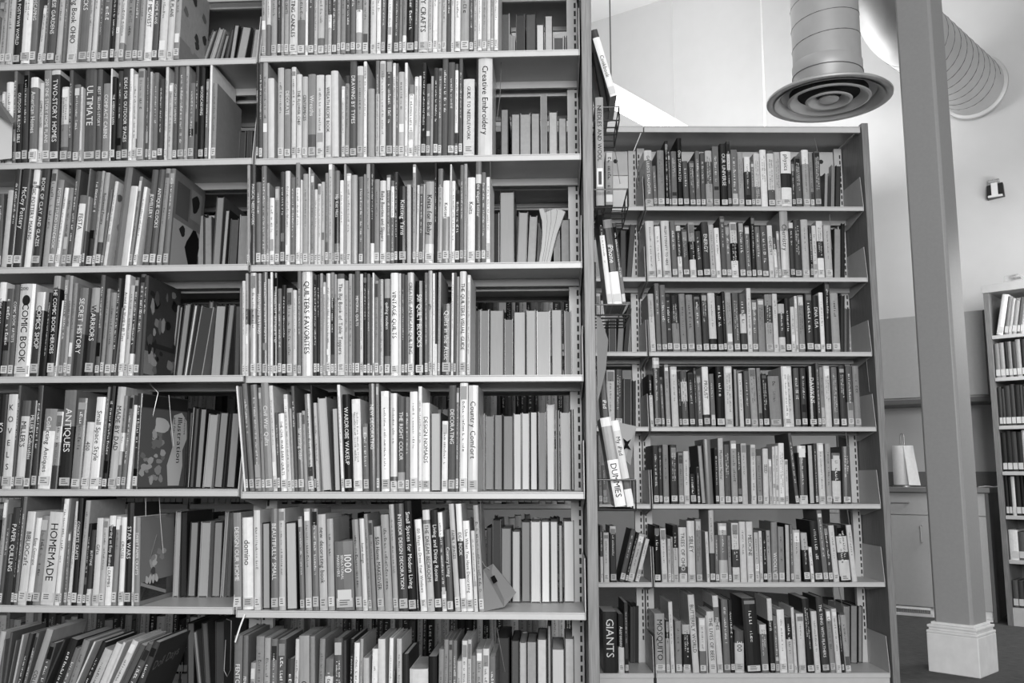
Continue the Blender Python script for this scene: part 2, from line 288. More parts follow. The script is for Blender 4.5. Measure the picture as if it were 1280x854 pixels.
149 190 190 6;199 244 222 9.3-2;248 271 260 4;273 318 195 8.63-4;322 371 168 9;377 427 175 3.05-8.7-3;431 477 188 7;479 556 182 9.4-1.66-9 -12|physics>0,.38;559 586 260 2;589 634 218 3;647 698 168 9.25-6;701 729 190 5;737 782 180 3
#QAb Q 1 900 160 6.154 590 5 1
800 830 350 5;855 878 285 4;888 925 290 2
#QB Q 2 736 255 6.154 557 -22 0
456 520 132 8;527 567 172 9;575 638 130 8|FROM ETERNITY TO HERE;646 685 132 4;691 726 168 8.1-2.6-8;733 776 198 3;784 831 140 6.35-1.68-9;839 880 210 2;887 938 138 2|ENERGY;942 980 160 7;984 1022 185 9;1027 1064 95 3;1067 1101 170 4;1104 1157 142 8.38-0.7-9;1167 1210 138 3;1217 1255 170 4
#QB Q 2 900 255 6.154 554 -22 0
251 287 95 1;289 326 175 4;331 377 168 3;383 424 165 8|CHEMISTRY;426 450 260 3.3-9;453 473 210 6;479 541 55 6.3-8|Chemistry;547 579 145 8.1-2;583 633 120 2;641 694 120 7;701 722 175 2;724 756 168 8;759 806 132 8.36-1.66-9;815 870 165 7
#QBb Q 2 900 255 6.154 556 0 1
878 930 190 5;935 960 150 1
#QC Q 3 736 345 6.154 572 -22 0
475 518 138 7.4-8;525 560 58 4;567 606 70 4;609 646 140 2;651 706 150 1.28-2.5-5;713 759 138 5;767 818 145 5;829 874 160 4;883 929 138 2;935 990 132 8.78-1;999 1040 155 1;1043 1065 120 1;1069 1114 130 6;1123 1168 130 3;1177 1224 138 3.35-8.68-2;1229 1262 95 8
#QC Q 3 900 345 6.154 570 -18 0
255 296 185 4;301 351 178 5;359 413 142 5.2-2.5-6;419 456 138 8;461 509 215 7.2-2.7-8;513 552 170 1;555 586 238 8;588 609 155 8;613 659 150 5;673 725 132 2;729 776 150 1|DNA USA;780 812 128 9;819 859 50 1;869 929 132 6
#QCb Q 3 900 345 6.154 572 0 1
935 960 150 1;965 1000 250 2
#QD Q 4 736 440 6.154 575 -20 0
476 503 175 1.4-8;509 562 45 7.15-2;565 585 195 4;599 631 98 6;645 696 115 8;701 720 150 1;723 771 145 3.2-8.55-3;781 820 160 2;823 842 125 2;846 879 185 4;889 937 115 9.8-2|!PROUST;945 979 170 4;989 1050 112 0;1056 1115 112 8;1128 1164 130 6 -15 p;1167 1197 165 8;1207 1248 148 3
#QD Q 4 900 440 6.154 570 -25 0
246 297 125 6;305 333 125 5;341 383 170 1;393 478 188 5;495 574 112 8;583 625 125 3;635 677 125 2;694 749 110 1|!DAWKINS;758 782 85 3;785 813 118 5;817 865 108 8;877 921 118 4;935 978 108 2;991 1035 108 3.6-6;1043 1090 108 5
#QE Q 5 736 535 6.154 588 -12 0
503 542 135 2;546 569 145 2;578 620 130 5;636 686 130 2;697 734 192 5;738 779 180 8;787 830 355 1;840 858 300 3;870 906 135 6 -35 p;908 962 88 4 -28 n;980 1004 155 2;1009 1047 80 7|Mushroom Hunter;1053 1096 128 3;1105 1152 98 6;1154 1182 125 2;1185 1226 120 7
#QE Q 5 900 535 6.154 582 -10 0
245 290 130 8;293 330 215 5;338 381 160 8|SEED;385 409 240 7;411 431 145 8;433 457 140 8;460 505 118 9;507 531 245 8;585 612 42 3 -62;616 680 138 8.12-2.9-8 -18;691 735 130 7 -22 p;740 760 120 2 -20;769 818 118 8 -20;824 865 122 6 -15;871 935 195 4.12-8.35-2.55-8.9-4;951 1010 145 3
#QF Q 6 736 630 6.154 615 -12 0
510 555 168 0;566 609 190 8 -18;613 638 270 7;640 653 255 6;656 693 165 1.4-7;700 761 182 8.72-3.85-8|TREES OF OHIO;768 825 132 8|!SIBLEY;831 877 120 5;912 934 215 8 -18;938 976 50 7.6-2;979 1006 240 4;1010 1075 150 7.2-4.63-7;1079 1101 245 5;1112 1165 148 8.45-2.75-8;1173 1221 138 8;1227 1276 138 8|MEDICINE
#QF Q 6 900 630 6.154 605 -12 0
275 308 220 7;312 338 210 8;340 368 215 1;370 400 205 6;405 452 142 5|WOOLLY>.5,.9;457 500 178 5;509 547 158 7 -12 p;549 570 160 4;573 626 202 7;651 700 225 7.35-1 -30;706 730 335 9 -25;736 796 130 1 -45;801 840 50 4 -58;843 876 170 2 -50;880 922 168 8 -45;931 1012 165 0.2-8.48-2.62-8.9-0 -45;1021 1060 165 8 -50
#QG Q 7 736 734 6.154 683 -12 0
516 592 205 6|MOSQUITO;599 632 255 1.35-6;635 665 115 8 -24;673 721 262 5;729 801 290 7.2-1.88-7;806 855 62 8 -45|BUTTERFLY WORLD;859 907 240 8.6-4;909 927 220 7;931 992 190 8 -26|THE LIVES OF BEES;995 1039 68 8.15-4.35-8 -45|FISHES;1045 1096 98 4 -28;1099 1130 100 1 -28
#QG Q 7 900 734 5.818 628 -30 0
113 188 318 3.3-8 -5|300;199 302 85 1 -40;309 358 275 8.2-4 -22;371 405 85 8.3-1 -30|Lizards;409 437 210 4 -25;441 494 165 9 -28;499 541 222 1.4-7 -24;545 566 150 8;579 632 195 8 -25;641 690 85 1 -45;695 736 178 8 -34;749 800 75 2 -52|THE THING WITH FEATHERS;808 847 165 5 -42;851 888 160 8 -42;891 916 190 1 -36;918 958 205 6 -42
#QGb Q 7 900 734 5.818 570 0 1
900 945 140 4;950 1000 135 4;1005 1038 140 4
#PB P 2 736 255 6.154 560 0 1
245 285 200 3;290 330 160 3 30
#PC P 3 736 345 6.154 580 0 0
50 88 135 8;92 124 190 8
#PCb P 3 736 345 6.154 583 0 1
155 210 330 3;215 262 310 4 15;268 300 250 2 30
#PD P 4 736 440 6.154 580 0 0
137 200 140 8;204 260 135 2
#PDb P 4 736 440 6.154 583 0 1
270 328 205 2;336 362 220 2
#PE P 5 736 535 6.154 600 -14 0
82 110 200 5;113 146 290 4
#PF P 6 736 630 6.154 620 -6 0
92 112 170 3.55-8;118 159 222 8;168 215 172 8.12-2;230 270 205 3 95;272 290 230 1 95;292 338 238 7 95;352 382 275 8 85
#PG P 7 736 734 6.154 683 -5 0
115 222 190 1|GIANTS;232 276 208 1.57-8|Astronomy;281 308 120 2
#PGb P 7 736 734 6.154 640 0 1
320 345 150 2;348 385 150 1
"""  # left-bay digits and dark back-row pages include the shade falling there
# ------------------------------------------------------------------ the three shelf ranges: planes and shelf heights
PL = {'R': ((.1914, 2.433), R(-2.71)), 'L': ((-.7255, 2.4765), R(-3.57)), 'Q': ((1.4707, 3.7195), R(.46)), 'P': ((1.4707, 3.7195), R(.46))}
ZS = {'R': [1.184, .8795, .5745, .2665, -.042, -.348, -.76], 'L': [1.18, .882, .578, .27, -.036, -.34, -.76],
      'Q': [1.461, 1.112, .81, .50, .195, -.112, -.415, -.758]}
ZS = {k: [z + H for z in v] for k, v in ZS.items()}; ZS['P'] = ZS['Q']
W = .914; SD = .21; BACK = .25

# ------------------------------------------------------------------ the room
A45 = R(-35)                                                 # the far wall stands at an angle to the bookcases
er = (cos(A45), sin(A45)); en = (-sin(A45), cos(A45))       # along the far wall / away from the viewer
C0 = on_height(1165, 772, 0.0)[:2]                            # foot of the base cabinets
WALL0 = (C0[0] + en[0] * .62, C0[1] + en[1] * .62)
CEIL = 5.0
def room_box(name, s0, s1, v0, v1, z0, z1, m, P=WALL0, **k):
    mb = MB(); mb.box(s0, s1, v0, v1, z0, z1)
    o = struct(name, mb, m, **k); o.location = (P[0], P[1], 0); o.rotation_euler = (0, 0, A45); return o
M_CARPET = mat('carpet_tiles', base=.055, rough=.95, noise=.55, scale=16, stretch=(1.2, 9, 1), bump=.8)
room_box('floor', -9, 6, -13.5, .1, -.05, 0, M_CARPET)
room_box('ceiling', -9, 6, -13.5, .1, CEIL, CEIL + .1, M_CEIL)
room_box('wall_back', -9, 6, 0, .12, 0, CEIL, M_WALL)
room_box('wall_left', -9.12, -9, -13.5, .1, 0, CEIL, M_WALL)
room_box('wall_right', 6, 6.12, -13.5, .1, 0, CEIL, M_WALL)
room_box('wall_front', -9, 6, -13.62, -13.5, 0, CEIL, M_WALL)
# thin vertical joint in the far wall
js, jz = on_plane(841, 60, WALL0, A45)
room_box('trim_1', js - .006, js + .006, -.006, .0, 1.8, CEIL, M_WALL)
room_box('baseboard_back', 2.0, 6, -.015, 0, 0, .1, M_BASEB)

# square column on its moulded plinth
cf = on_height(1226, 849, 0.0)
col = thing('square_column', 'tall painted square column on a pale moulded plinth', 'column', (cf[0], cf[1], 0), (0, 0, R(-46)))
cw = .172
mb = MB(); mb.prism([(-cw - .012, .025), (-.037, .025), (-.025, .037), (-.025, cw + .012), (-.037, cw + .024), (-cw - .012, cw + .024), (-cw - .024, cw + .012), (-cw - .024, .037)], 'z', .2, CEIL)
part('shaft', mb, M_COLUMN, col, bevel=.003)
mb = MB(); mb.box(-cw - .05, 0, 0, cw + .05, 0, .17)
part('plinth', mb, M_BASEB, col, bevel=.004)
mb = MB()
for e, z0, z1 in ((.0, .17, .182), (-.008, .182, .194), (-.003, .194, .206), (-.016, .206, .218)):
    mb.box(-cw - .05 - e, e, -e, cw + .05 + e, z0, z1)
part('moulding', mb, M_BASEB, col, bevel=.003)

# base cabinets against the far wall
def sx(x, y, off=0): return on_plane(x, y, C0, A45, off)
sR = sx(1237, 700)[0]; sM = sx(1164.5, 690)[0]
ztop = .90; zdo = sx(1140, 644)[1]
ZC = sx(1115, 609)[1]; ZD0 = sx(1140, 757.5)[1]; ZC0 = sx(1115, 615.5)[1]
def cab(name, s0, s1, hx, label, right):
    t = thing(name, label, 'cabinet', (C0[0], C0[1], 0), (0, 0, A45), 'base cabinets under the counter')
    mb = MB(); mb.box(s0, s1, .02, .60, .09, ZC0); mb.box(s0, s1, .05, .60, 0, .09)
    part('carcass', mb, M_CAB, t)
    mb = MB(); mb.box(s0 + .002, s1 - .002, 0, .02, zdo + .002, ZC0 - .003)
    d = part('drawer', mb, M_CAB, t, bevel=.0015)
    hz = (zdo + ZC0) / 2 + .005; hm = sx(1126, 630)[0] if not right else (s0 + s1) / 2
    mb = MB(); mb.tube([(hm-.05, 0, hz), (hm-.05, -.03, hz), (hm+.05, -.03, hz), (hm+.05, 0, hz)], .004)
    part('handle', mb, M_WIRE, d, smooth=True)
    mb = MB(); mb.box(s0 + .002, s1 - .002, 0, .02, ZD0, zdo - .002)
    d = part('door', mb, M_CAB, t, bevel=.0015)
    hs = s1 - .05 if not right else s0 + .045
    mb = MB(); mb.tube([(hs, 0, zdo-.065), (hs, -.03, zdo-.065), (hs, -.03, zdo-.165), (hs, 0, zdo-.165)], .004)
    part('handle', mb, M_WIRE, d, smooth=True)
    mb = MB(); mb.box(s0 + .004, s1 - .004, .0, .048, .0, .012); mb.box(s0, s1, .03, .05, 0, ZD0)
    part('toe_kick', mb, M_WHITE, t)
    return t
t1 = cab('base_cabinet', sM - .62, sM, 0, 'pale base cabinet with drawer, door and toe-kick vent left of the column', False)
mb = MB(); vs0 = sx(1118, 768)[0]; vs1 = sx(1166, 768)[0]
mb.box(vs0 - .012, vs1, .0, .03, .004, .016); mb.box(vs0 - .012, vs1, .0, .03, ZD0 - .02, ZD0 - .006)
mb.box(vs0 - .012, vs0, .0, .03, .004, ZD0 - .006); mb.box(vs1 - .012, vs1, .0, .03, .004, ZD0 - .006)
vent = part('vent_grille', mb, M_WHITE, t1)
mb = MB(); n = 26
for i in range(n):
    x = vs0 + (vs1 - .012 - vs0) * (i + .5) / n; mb.box(x - .0013, x + .0013, .002, .02, .014, ZD0 - .018)
part('slats', mb, M_STEEL, vent, kind='stuff')
mb = MB(); mb.box(vs0, vs1, .026, .029, .006, ZD0 - .01); part('vent_back', mb, M_RECESS_SHADE, t1)
t2 = cab('base_cabinet', sM + .002, sR, 0, 'pale base cabinet partly hidden behind the square column', True)
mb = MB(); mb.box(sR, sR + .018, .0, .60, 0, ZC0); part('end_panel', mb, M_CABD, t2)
mb = MB(); mb.box(sM - 1.2, sR + .03, -.02, .60, ZC0 + .001, ZC); mb.box(sM - 1.2, sR + .03, .585, .60, ZC, ZC + .10)
one('countertop', mb, M_COUNTER, 'grey countertop with low backsplash on the base cabinets', 'countertop', (C0[0], C0[1], 0), (0, 0, A45), bevel=.003)
# wall cabinet
su = lambda x, y: on_plane(x, y, C0, A45, .27)
ur = su(1232, 440)[0]; zt = (su(1108, 400)[1] + su(1228, 386)[1]) / 2; zb = (su(1108, 503)[1] + su(1236, 493)[1]) / 2
t = thing('wall_cabinet', 'wide grey wall cabinet hanging behind the column', 'cabinet', (C0[0] + en[0]*.27, C0[1] + en[1]*.27, 0), (0, 0, A45))
mb = MB(); mb.box(ur - 1.9, ur, .02, .35, zb, zt); part('carcass', mb, M_CAB, t)
um = su(1180, 440)[0]
for a, b in ((ur - 1.9, um - .4), (um - .397, um), (um + .003, ur)):
    mb = MB(); mb.box(a + .001, b - .001, 0, .02, zb + .012, zt); part('door', mb, M_CAB, t, bevel=.0015)
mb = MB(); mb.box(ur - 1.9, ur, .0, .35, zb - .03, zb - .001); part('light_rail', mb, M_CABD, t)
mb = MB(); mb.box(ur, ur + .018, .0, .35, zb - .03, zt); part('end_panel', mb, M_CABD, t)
# paper towel holder
ps, pz = on_plane(1131, 606, C0, A45, .25)
pl = (C0[0] + er[0]*ps + en[0]*.25, C0[1] + er[1]*ps + en[1]*.25, ZC)
t = thing('paper_towel_roll', 'white paper towel roll on the counter, loose end hanging', 'paper towels', pl, (0, 0, A45))
mb = MB(); mb.lathe([(.02, .012), (.066, .012), (.068, .02), (.068, .262), (.066, .27), (.02, .27), (.02, .012)], 32); part('roll', mb, M_WHITE, t, smooth=True)
mb = MB(); mb.add([(.02,-.067,.27),(.067,-.01,.265),(.105,-.03,.01),(.045,-.085,.012),(.02,-.069,.27),(.067,-.012,.265),(.105,-.032,.01),(.045,-.087,.012)],[(0,1,2,3),(7,6,5,4),(0,3,7,4),(1,5,6,2),(3,2,6,7)])
part('loose_sheet', mb, M_WHITE, t)
t = thing('towel_holder', 'wire paper towel stand with a loop handle on the counter', 'holder', pl, (0, 0, A45))
mb = MB(); mb.lathe([(0, 0), (.075, 0), (.075, .008), (0, .010)], 28); part('base', mb, M_WIRE, t, smooth=True)
mb = MB(); mb.tube([(-.012, 0, .01), (-.012, 0, .34), (-.006, 0, .352), (.006, 0, .352), (.012, 0, .34), (.012, 0, .01)], .0035); part('handle', mb, M_WIRE, t, smooth=True)
# thin cable lying on the right end of the counter
cs = sx(1231, 603)[0]
mb = MB(); mb.tube([(cs - .05 + .028 * i, .1 + .05 * sin(i * 1.3), ZC + .0035 + .004 * abs(sin(i))) for i in range(9)], .003)
one('cable', mb, M_WHITE, 'thin white cable lying on the counter beside the far bookshelf', 'cable', (C0[0], C0[1], 0), (0, 0, A45), smooth=True)
# wall sensor
ws, wz = on_plane(1245, 240, WALL0, A45)
t = thing('wall_sensor', 'small black and white sensor box high on the wall', 'sensor', (WALL0[0] + er[0]*ws, WALL0[1] + er[1]*ws, wz), (0, 0, A45))
mb = MB(); mb.prism([(-.055, -.055), (.055, -.045), (.05, .05), (-.05, .04)], 'y', -.05, 0); part('housing', mb, M_BLACKW, t, bevel=.004)
mb = MB(); mb.box(-.022, .018, -.062, -.05, -.04, .05); mb.box(-.045, .045, -.064, -.05, -.05, -.036); part('bracket', mb, M_WHITE, t, bevel=.002)
mb = MB(); mb.box(-.04, .03, -.055, -.01, .052, .078); part('clear_cap', mb, M_CLEAR, t, bevel=.004)
# ducts
dc = at_depth(1036, 124, 5.0)
t = thing('supply_duct', 'vertical round metal duct ending in a wide round diffuser', 'duct', dc)
mb = MB(); mb.lathe([(.188, .20), (.188, CEIL - dc[2])], 56); part('pipe', mb, M_DUCT, t, smooth=True)
mb = MB(); mb.lathe([(.150, .05), (.155, .065), (.158, .09), (.192, .135), (.194, .20), (.186, .215)], 56); part('collar', mb, M_DUCT, t, smooth=True)
mb = MB()
hp = [(.189 * cos(k * .2618), .189 * sin(k * .2618), .24 + k * .125 / 24) for k in range(24 * 14)]
mb.tube([p for p in hp if p[2] < CEIL - dc[2]], .0022, 5); mb.tube([(.193*cos(a*.2), .193*sin(a*.2), .137) for a in range(32)], .003, 5, closed=False)
part('spiral_seam', mb, M_SEAM, t, smooth=True)
mb = MB(); mb.lathe([(.150, .055), (.20, .045), (.335, .012), (.345, .003), (.343, -.006), (.33, -.010), (.305, -.004), (.285, .012), (.27, .030), (.262, .028), (.275, .006), (.30, -.012)], 64)
part('outer_cone', mb, M_DUCT, t, smooth=True)
for r, z in ((.225, -.002), (.125, -.006)):
    mb = MB(); mb.lathe([(r, z - .008), (r + .004, z - .002), (r - .01, z + .004), (r - .05, z + .03), (r - .055, z + .028), (r - .03, z + .002), (r - .012, z - .010), (r, z - .008)], 56)
    part('ring', mb, M_DUCT, t, smooth=True)
mb = MB(); mb.lathe([(0, -.014), (.03, -.014), (.052, -.008), (.056, .0), (.04, .012), (0, .015)], 40); part('centre_cap', mb, M_DUCT, t, smooth=True)
mb = MB(); mb.lathe([(0, .046), (.262, .040)], 40); part('throat', mb, M_RECESS_SHADE, t)
bs, bz = on_plane(1219, 113, WALL0, A45)
bw = (WALL0[0] + er[0]*bs - en[0]*.06, WALL0[1] + er[1]*bs - en[1]*.06, bz)
t = thing('branch_duct', 'horizontal spiral duct passing behind the column into the wall', 'duct', bw, (pi/2, 0, R(-45)))
# local z points out of the wall towards the room
r2 = .205
mb = MB(); mb.tube([(0, 0, 0), (0, 0, 1.0)] + [(0, .26 - .26*cos(k*pi/16), 1.2 + .26*sin(k*pi/16)) for k in range(9)] + [(0, CEIL - bz, 1.46)], r2, 48); part('pipe', mb, M_DUCT, t, smooth=True)
mb = MB(); mb.lathe([(r2, .0), (r2 + .022, .0), (r2 + .022, .02), (r2 + .004, .03), (r2, .03)], 56); part('wall_flange', mb, M_DUCT, t, smooth=True)
mb = MB(); mb.tube([((r2+.001) * cos(k * .2618), (r2+.001) * sin(k * .2618), .1 + k * .105 / 24) for k in range(24 * 10)], .0022, 5); part('spiral_seam', mb, M_SEAM, t, smooth=True)
# pendant lamp seen past the end of the near bookcase
pz = 3.25
p0 = on_height(762, 124, pz); p1 = on_height(822, 157, pz)
L = math.hypot(p1[0]-p0[0], p1[1]-p0[1]); an = math.atan2(p1[1]-p0[1], p1[0]-p0[0])
t = thing('pendant_lamp', 'long white linear pendant lamp hanging above the second bookcase', 'lamp', p0, (0, 0, an))
mb = MB(); mb.box(-.25, L + .6, -.075, .075, 0, .012); part('diffuser', mb, M_LAMP, t)
mb = MB(); mb.box(-.27, L + .62, -.085, .085, .013, .06); part('housing', mb, M_WHITE, t, bevel=.004)
cs_ = .02
mb = MB(); mb.tube([(cs_, 0, .06), (cs_, 0, CEIL - pz)], .005, 6); part('cable', mb, M_SEAM, t)
mb = MB(); mb.tube([(cs_ - .09, -.07, .06), (cs_, 0, .16), (cs_ + .2, .07, .06)], .004, 6); part('hanger', mb, M_SEAM, t)
wa = at_depth(948, -20, 5.6); wb = at_depth(955, 170, 5.6)
mb = MB(); mb.tube([(0, 0, CEIL - wb[2]), ((wa[0]-wb[0])*.5 + .015, 0, (CEIL - wb[2])*.55), (.012, 0, .25), (0, 0, -.15)], .005, 6)
one('hanging_cable', mb, M_WHITE, 'thin white cable hanging left of the round diffuser', 'cable', wb, smooth=True)

# ------------------------------------------------------------------ bookcases
def bracket(mb, s, z, v1=SD):
    mb.prism([(.002, z - .018), (.001, z + .002), (.022, z + .135), (v1 + .01, z + .135), (v1 + .01, z - .05), (v1 - .03, z - .05)], 'x', s - .0009, s + .0009)
def bookcase(key, s0, label, group, rear=True, panel=False, ztop=2.45, zs=None, canopy=False, left_post=True):
    P, a = PL[key]; zs = zs or ZS[key]
    t = thing('steel_bookcase', label, 'bookcase', (P[0] + cos(a)*s0, P[1] + sin(a)*s0, 0), (0, 0, a), group)
    prev = None
    def shelf(z, flip=False):
        mb = MB(); g = .004
        if not flip: f0, f1, b0, b1 = 0, .010, SD - .012, SD
        else: f0, f1, b0, b1 = BACK + SD, BACK + SD + .012, BACK, BACK + .012
        lo, hi = min(f0, b0), max(f1, b1)
        mb.box(-W + g, -g, lo, hi, z - .004, z)
        mb.box(-W + g, -g, min(f0, f1), max(f0, f1), z - .0185, z - .004)
        mb.box(-W + g, -g, b0, b1, z - .026, z - .004)
        o = part('shelf', mb, M_STEEL, t, bevel=.0015)
        for s in (-W + .0025, -.0025):
            mb = MB()
            if not flip: bracket(mb, s, z)
            else: mb.prism([(BACK + SD + .01, z - .018), (BACK + SD - .01, z + .135), (BACK, z + .135), (BACK, z - .05)], 'x', s - .0009, s + .0009)
            part('end_bracket', mb, M_STEEL, o)
    for i, z in enumerate(zs):
        if canopy and i == 0: continue
        shelf(z)
        if rear: shelf(z - (.004 if i % 2 else -.003), True)
    for s, e in ((-W, .0), (0, -.035)):
        if 1:
            mb = MB(); mb.box(s + e + .001 , s + e + .034, .219, .242, .0, ztop - .03)
            p = part('upright', mb, M_STEEL, t)
            mb = MB(); z = .2
            while z < ztop - .06:
                x = s + e + (.026 if e < 0 else .008); mb.box(x - .003, x + .003, .2183, .2192, z, z + .017); z += .0265
            part('slots', mb, M_RECESS_SHADE, p, kind='stuff')  # black boxes on the post stand in for the shade inside its slots
    mb = MB(); mb.box(-W + .004, -.004, .004, .45, 0, zs[-1] - .019)
    part('base', mb, M_STEEL, t)
    if canopy:
        z = zs[0]; mb = MB(); mb.box(-W, .0, -.004, .47, z - .006, z); mb.box(-W, 0, -.004, .010, z - .028, z - .006); mb.box(-W, 0, .455, .47, z - .028, z - .006)
        part('canopy', mb, M_STEEL, t, bevel=.002)
        mb = MB(); mb.box(-W + .035, -.036, .228, .236, z - .14, z - .03); c = part('cross_brace', mb, M_STEEL, t)
        mb = MB()
        for s in (-W + .09, -.09): mb.prism([(s + .010*cos(k*pi/6), z - .075 + .010*sin(k*pi/6)) for k in range(12)], 'y', .2270, .2279)
        part('hole', mb, M_RECESS_SHADE, c, kind='stuff')  # black discs on the brace stand in for the shade in its holes
    if panel:
        mb = MB(); mb.box(.003, .031, -.012, .475, 0, ztop); part('end_panel', mb, M_LAMI, t, bevel=.002)
    return t
bcR = bookcase('R', 0, 'wide middle bay of the near steel bookcase with laminate end panel', 'bays of the near bookcase', panel=True, zs=[1.49 + H] + ZS['R'])
bcL = bookcase('L', 0, 'left bay of the near steel bookcase, cut by the picture edge', 'bays of the near bookcase', zs=[1.49 + H] + ZS['L'])
bcQ = bookcase('Q', 0, 'second bookcase behind, end bay with plain canopy and laminate end panel', 'bays of the second bookcase', panel=True, ztop=ZS['Q'][0] + .012, canopy=True)
bcP = bookcase('P', -W - .004, 'second bookcase bay seen past the racks on the end panel', 'bays of the second bookcase', ztop=ZS['Q'][0], canopy=True)
for k, wh in ((2, 'behind the right end of the middle bay'), (3, 'behind the left part of the middle bay'), (4, 'behind the left bay')):
    bookcase('P', -(W + .004) * k, 'second bookcase bay glimpsed through low gaps, ' + wh, 'hidden bays of the second bookcase', ztop=ZS['Q'][0], canopy=True, rear=False)

# ------------------------------------------------------------------ books
def parse():
    rows = []
    for line in DATA.strip().split('\n'):
        if line[0] == '#':
            n, pl, sh, ox, oy, scl, yb, dx, lay = line[1:].split()
            cur = dict(name=n, plane=pl, shelf=int(sh), ox=float(ox), oy=float(oy), scl=float(scl), yb=float(yb), dx=float(dx), lay=int(lay)); continue
        for tok in line.split(';'):
            title = None
            if '|' in tok: tok, title = tok.split('|')
            q = tok.split()
            b = dict(cur); b['x0'], b['x1'], b['yt'] = float(q[0]), float(q[1]), float(q[2]); b['bands'] = q[3]; b['flags'] = ''
            for w in q[4:]:
                try: b['dx'] = float(w)
                except ValueError: b['flags'] += w
            if title and title.endswith(' n'): title = title[:-2]
            b['title'] = title; rows.append(b)
    return rows
def bands_of(s):
    out = []
    for p in s.split('-'):
        if not p: continue
        out.append((int(p[0]), float('.' + p[2:]) if '.' in p else 1.0))
    if out[-1][1] != 1.0: out.append(out[-1]); out[-1] = (out[-1][0], 1.0)
    return out
def geometry(b, rnd):
    P, a = PL[b['plane']]; zs = ZS[b['plane']][b['shelf']]
    off = .185 + rnd.uniform(-.01, .012) if b['lay'] else rnd.choice([-.003, .0, .002, .004, .007])
    if 'p' in b['flags']: off += .012
    px = lambda x, y: (b['ox'] + x / b['scl'], b['oy'] + y / b['scl'])
    s0, z1 = on_plane(*px(b['x0'], b['yb']), P, a, off); s1, _ = on_plane(*px(b['x1'], b['yb']), P, a, off)
    st, zt = on_plane(*px(b['x0'] + b['dx'], b['yt']), P, a, off)
    if b['lay'] and b['plane'] in 'QP': pass
    th = math.atan2(st - s0, zt - z1)
    if abs(th) < .012: th = 0.0
    k = math.tan(th) * (z1 - zs)
    s0 -= k; s1 -= k
    w = max((s1 - s0) * cos(th), .004)
    h = (zt - zs) / cos(th)
    b.update(off=off, s0=s0, s1=s1, th=th, w=w, h=h, z=zs, area=abs(b['x1'] - b['x0']) * max(0, min(b['yb'], 1e9) - b['yt']) / b['scl'] ** 2)
    return b
def cover_mesh(mb, w, d, h, bands, hard, back=False):
    t = min(.0024 if hard else .0009, w * .3); r = min(.005 if hard else .0025, w * .2); e = r * .35
    O = [(0, d), (0, r), (w*.18, e), (w*.5, 0), (w*.82, e), (w, r), (w, d)]
    I = [(t, d), (t, r + t), (max(w*.18, t), e + t), (w*.5, t), (min(w*.82, w - t), e + t), (w - t, r + t), (w - t, d)]
    zt = h
    for sh, f in bands:
        zb = h * (1 - f) if f < 1 else 0.0
        c = lin(sh)
        vs = [(x, y, zb) for x, y in O] + [(x, y, zt) for x, y in O] + [(x, y, zb) for x, y in I] + [(x, y, zt) for x, y in I]
        fs = []
        for i in range(6):
            fs.append((i, i + 1, i + 8, i + 7)); fs.append((15 + i, 14 + i, 21 + i, 22 + i))
            if zt == h: fs.append((i + 7, i + 8, i + 22, i + 21))
            if zb == 0: fs.append((i + 1, i, i + 14, i + 15))
        fs += [(0, 7, 21, 14), (6, 20, 27, 13)]
        mb.add(vs, fs, c); zt = zb
    return t, r
def shade_at(bands, f):
    for sh, e in bands:
        if f <= e: return sh
    return bands[-1][0]
def greek(mb, w, h, bands, rnd, f0, f1):
    """unreadable small print: a broken run of little bars down the spine"""
    if w < .006: return
    lines = [.5] if w < .022 else ([.36, .66] if rnd.random() < .4 else [.5])
    size = min(w * rnd.uniform(.36, .6), .015) if len(lines) == 1 else w * .25
    if bands[0][0] > 6: size = min(size, .008)
    for lx in lines:
        z = h * (1 - f0 - rnd.uniform(0, .08)); end = h * (1 - f1 + rnd.uniform(0, .25))
        while z > end:
            f = 1 - z / h; s = shade_at(bands, f)
            c = lin(9) if s < 5 else (lin(2) if rnd.random() < .6 else lin(4))
            if s < 5 and len(bands) == 1: c = lin(9 if rnd.random() < .8 else 7)
            L_ = size * rnd.uniform(.35, .7)
            if rnd.random() > .16:
                x = w * lx; hh = size * rnd.choice([.5, .5, .72])
                k = rnd.randint(0, 2)
                mb.add([(x - size*.36, -.0003, z), (x - size*.36 + hh, -.0003, z), (x - size*.36 + hh, -.0003, z - L_*.32), (x - size*.36, -.0003, z - L_*.32)], [(0, 3, 2, 1)], c)
                if k: mb.add([(x - size*.36, -.0003, z - L_*.32), (x - size*.2, -.0003, z - L_*.32), (x - size*.2, -.0003, z - L_), (x - size*.36, -.0003, z - L_)], [(0, 3, 2, 1)], c)
                if k == 2: mb.add([(x - size*.36 + hh*.7, -.0003, z - L_*.32), (x - size*.36 + hh, -.0003, z - L_*.32), (x - size*.36 + hh, -.0003, z - L_), (x - size*.36 + hh*.7, -.0003, z - L_)], [(0, 3, 2, 1)], c)
            z -= L_ * 1.35
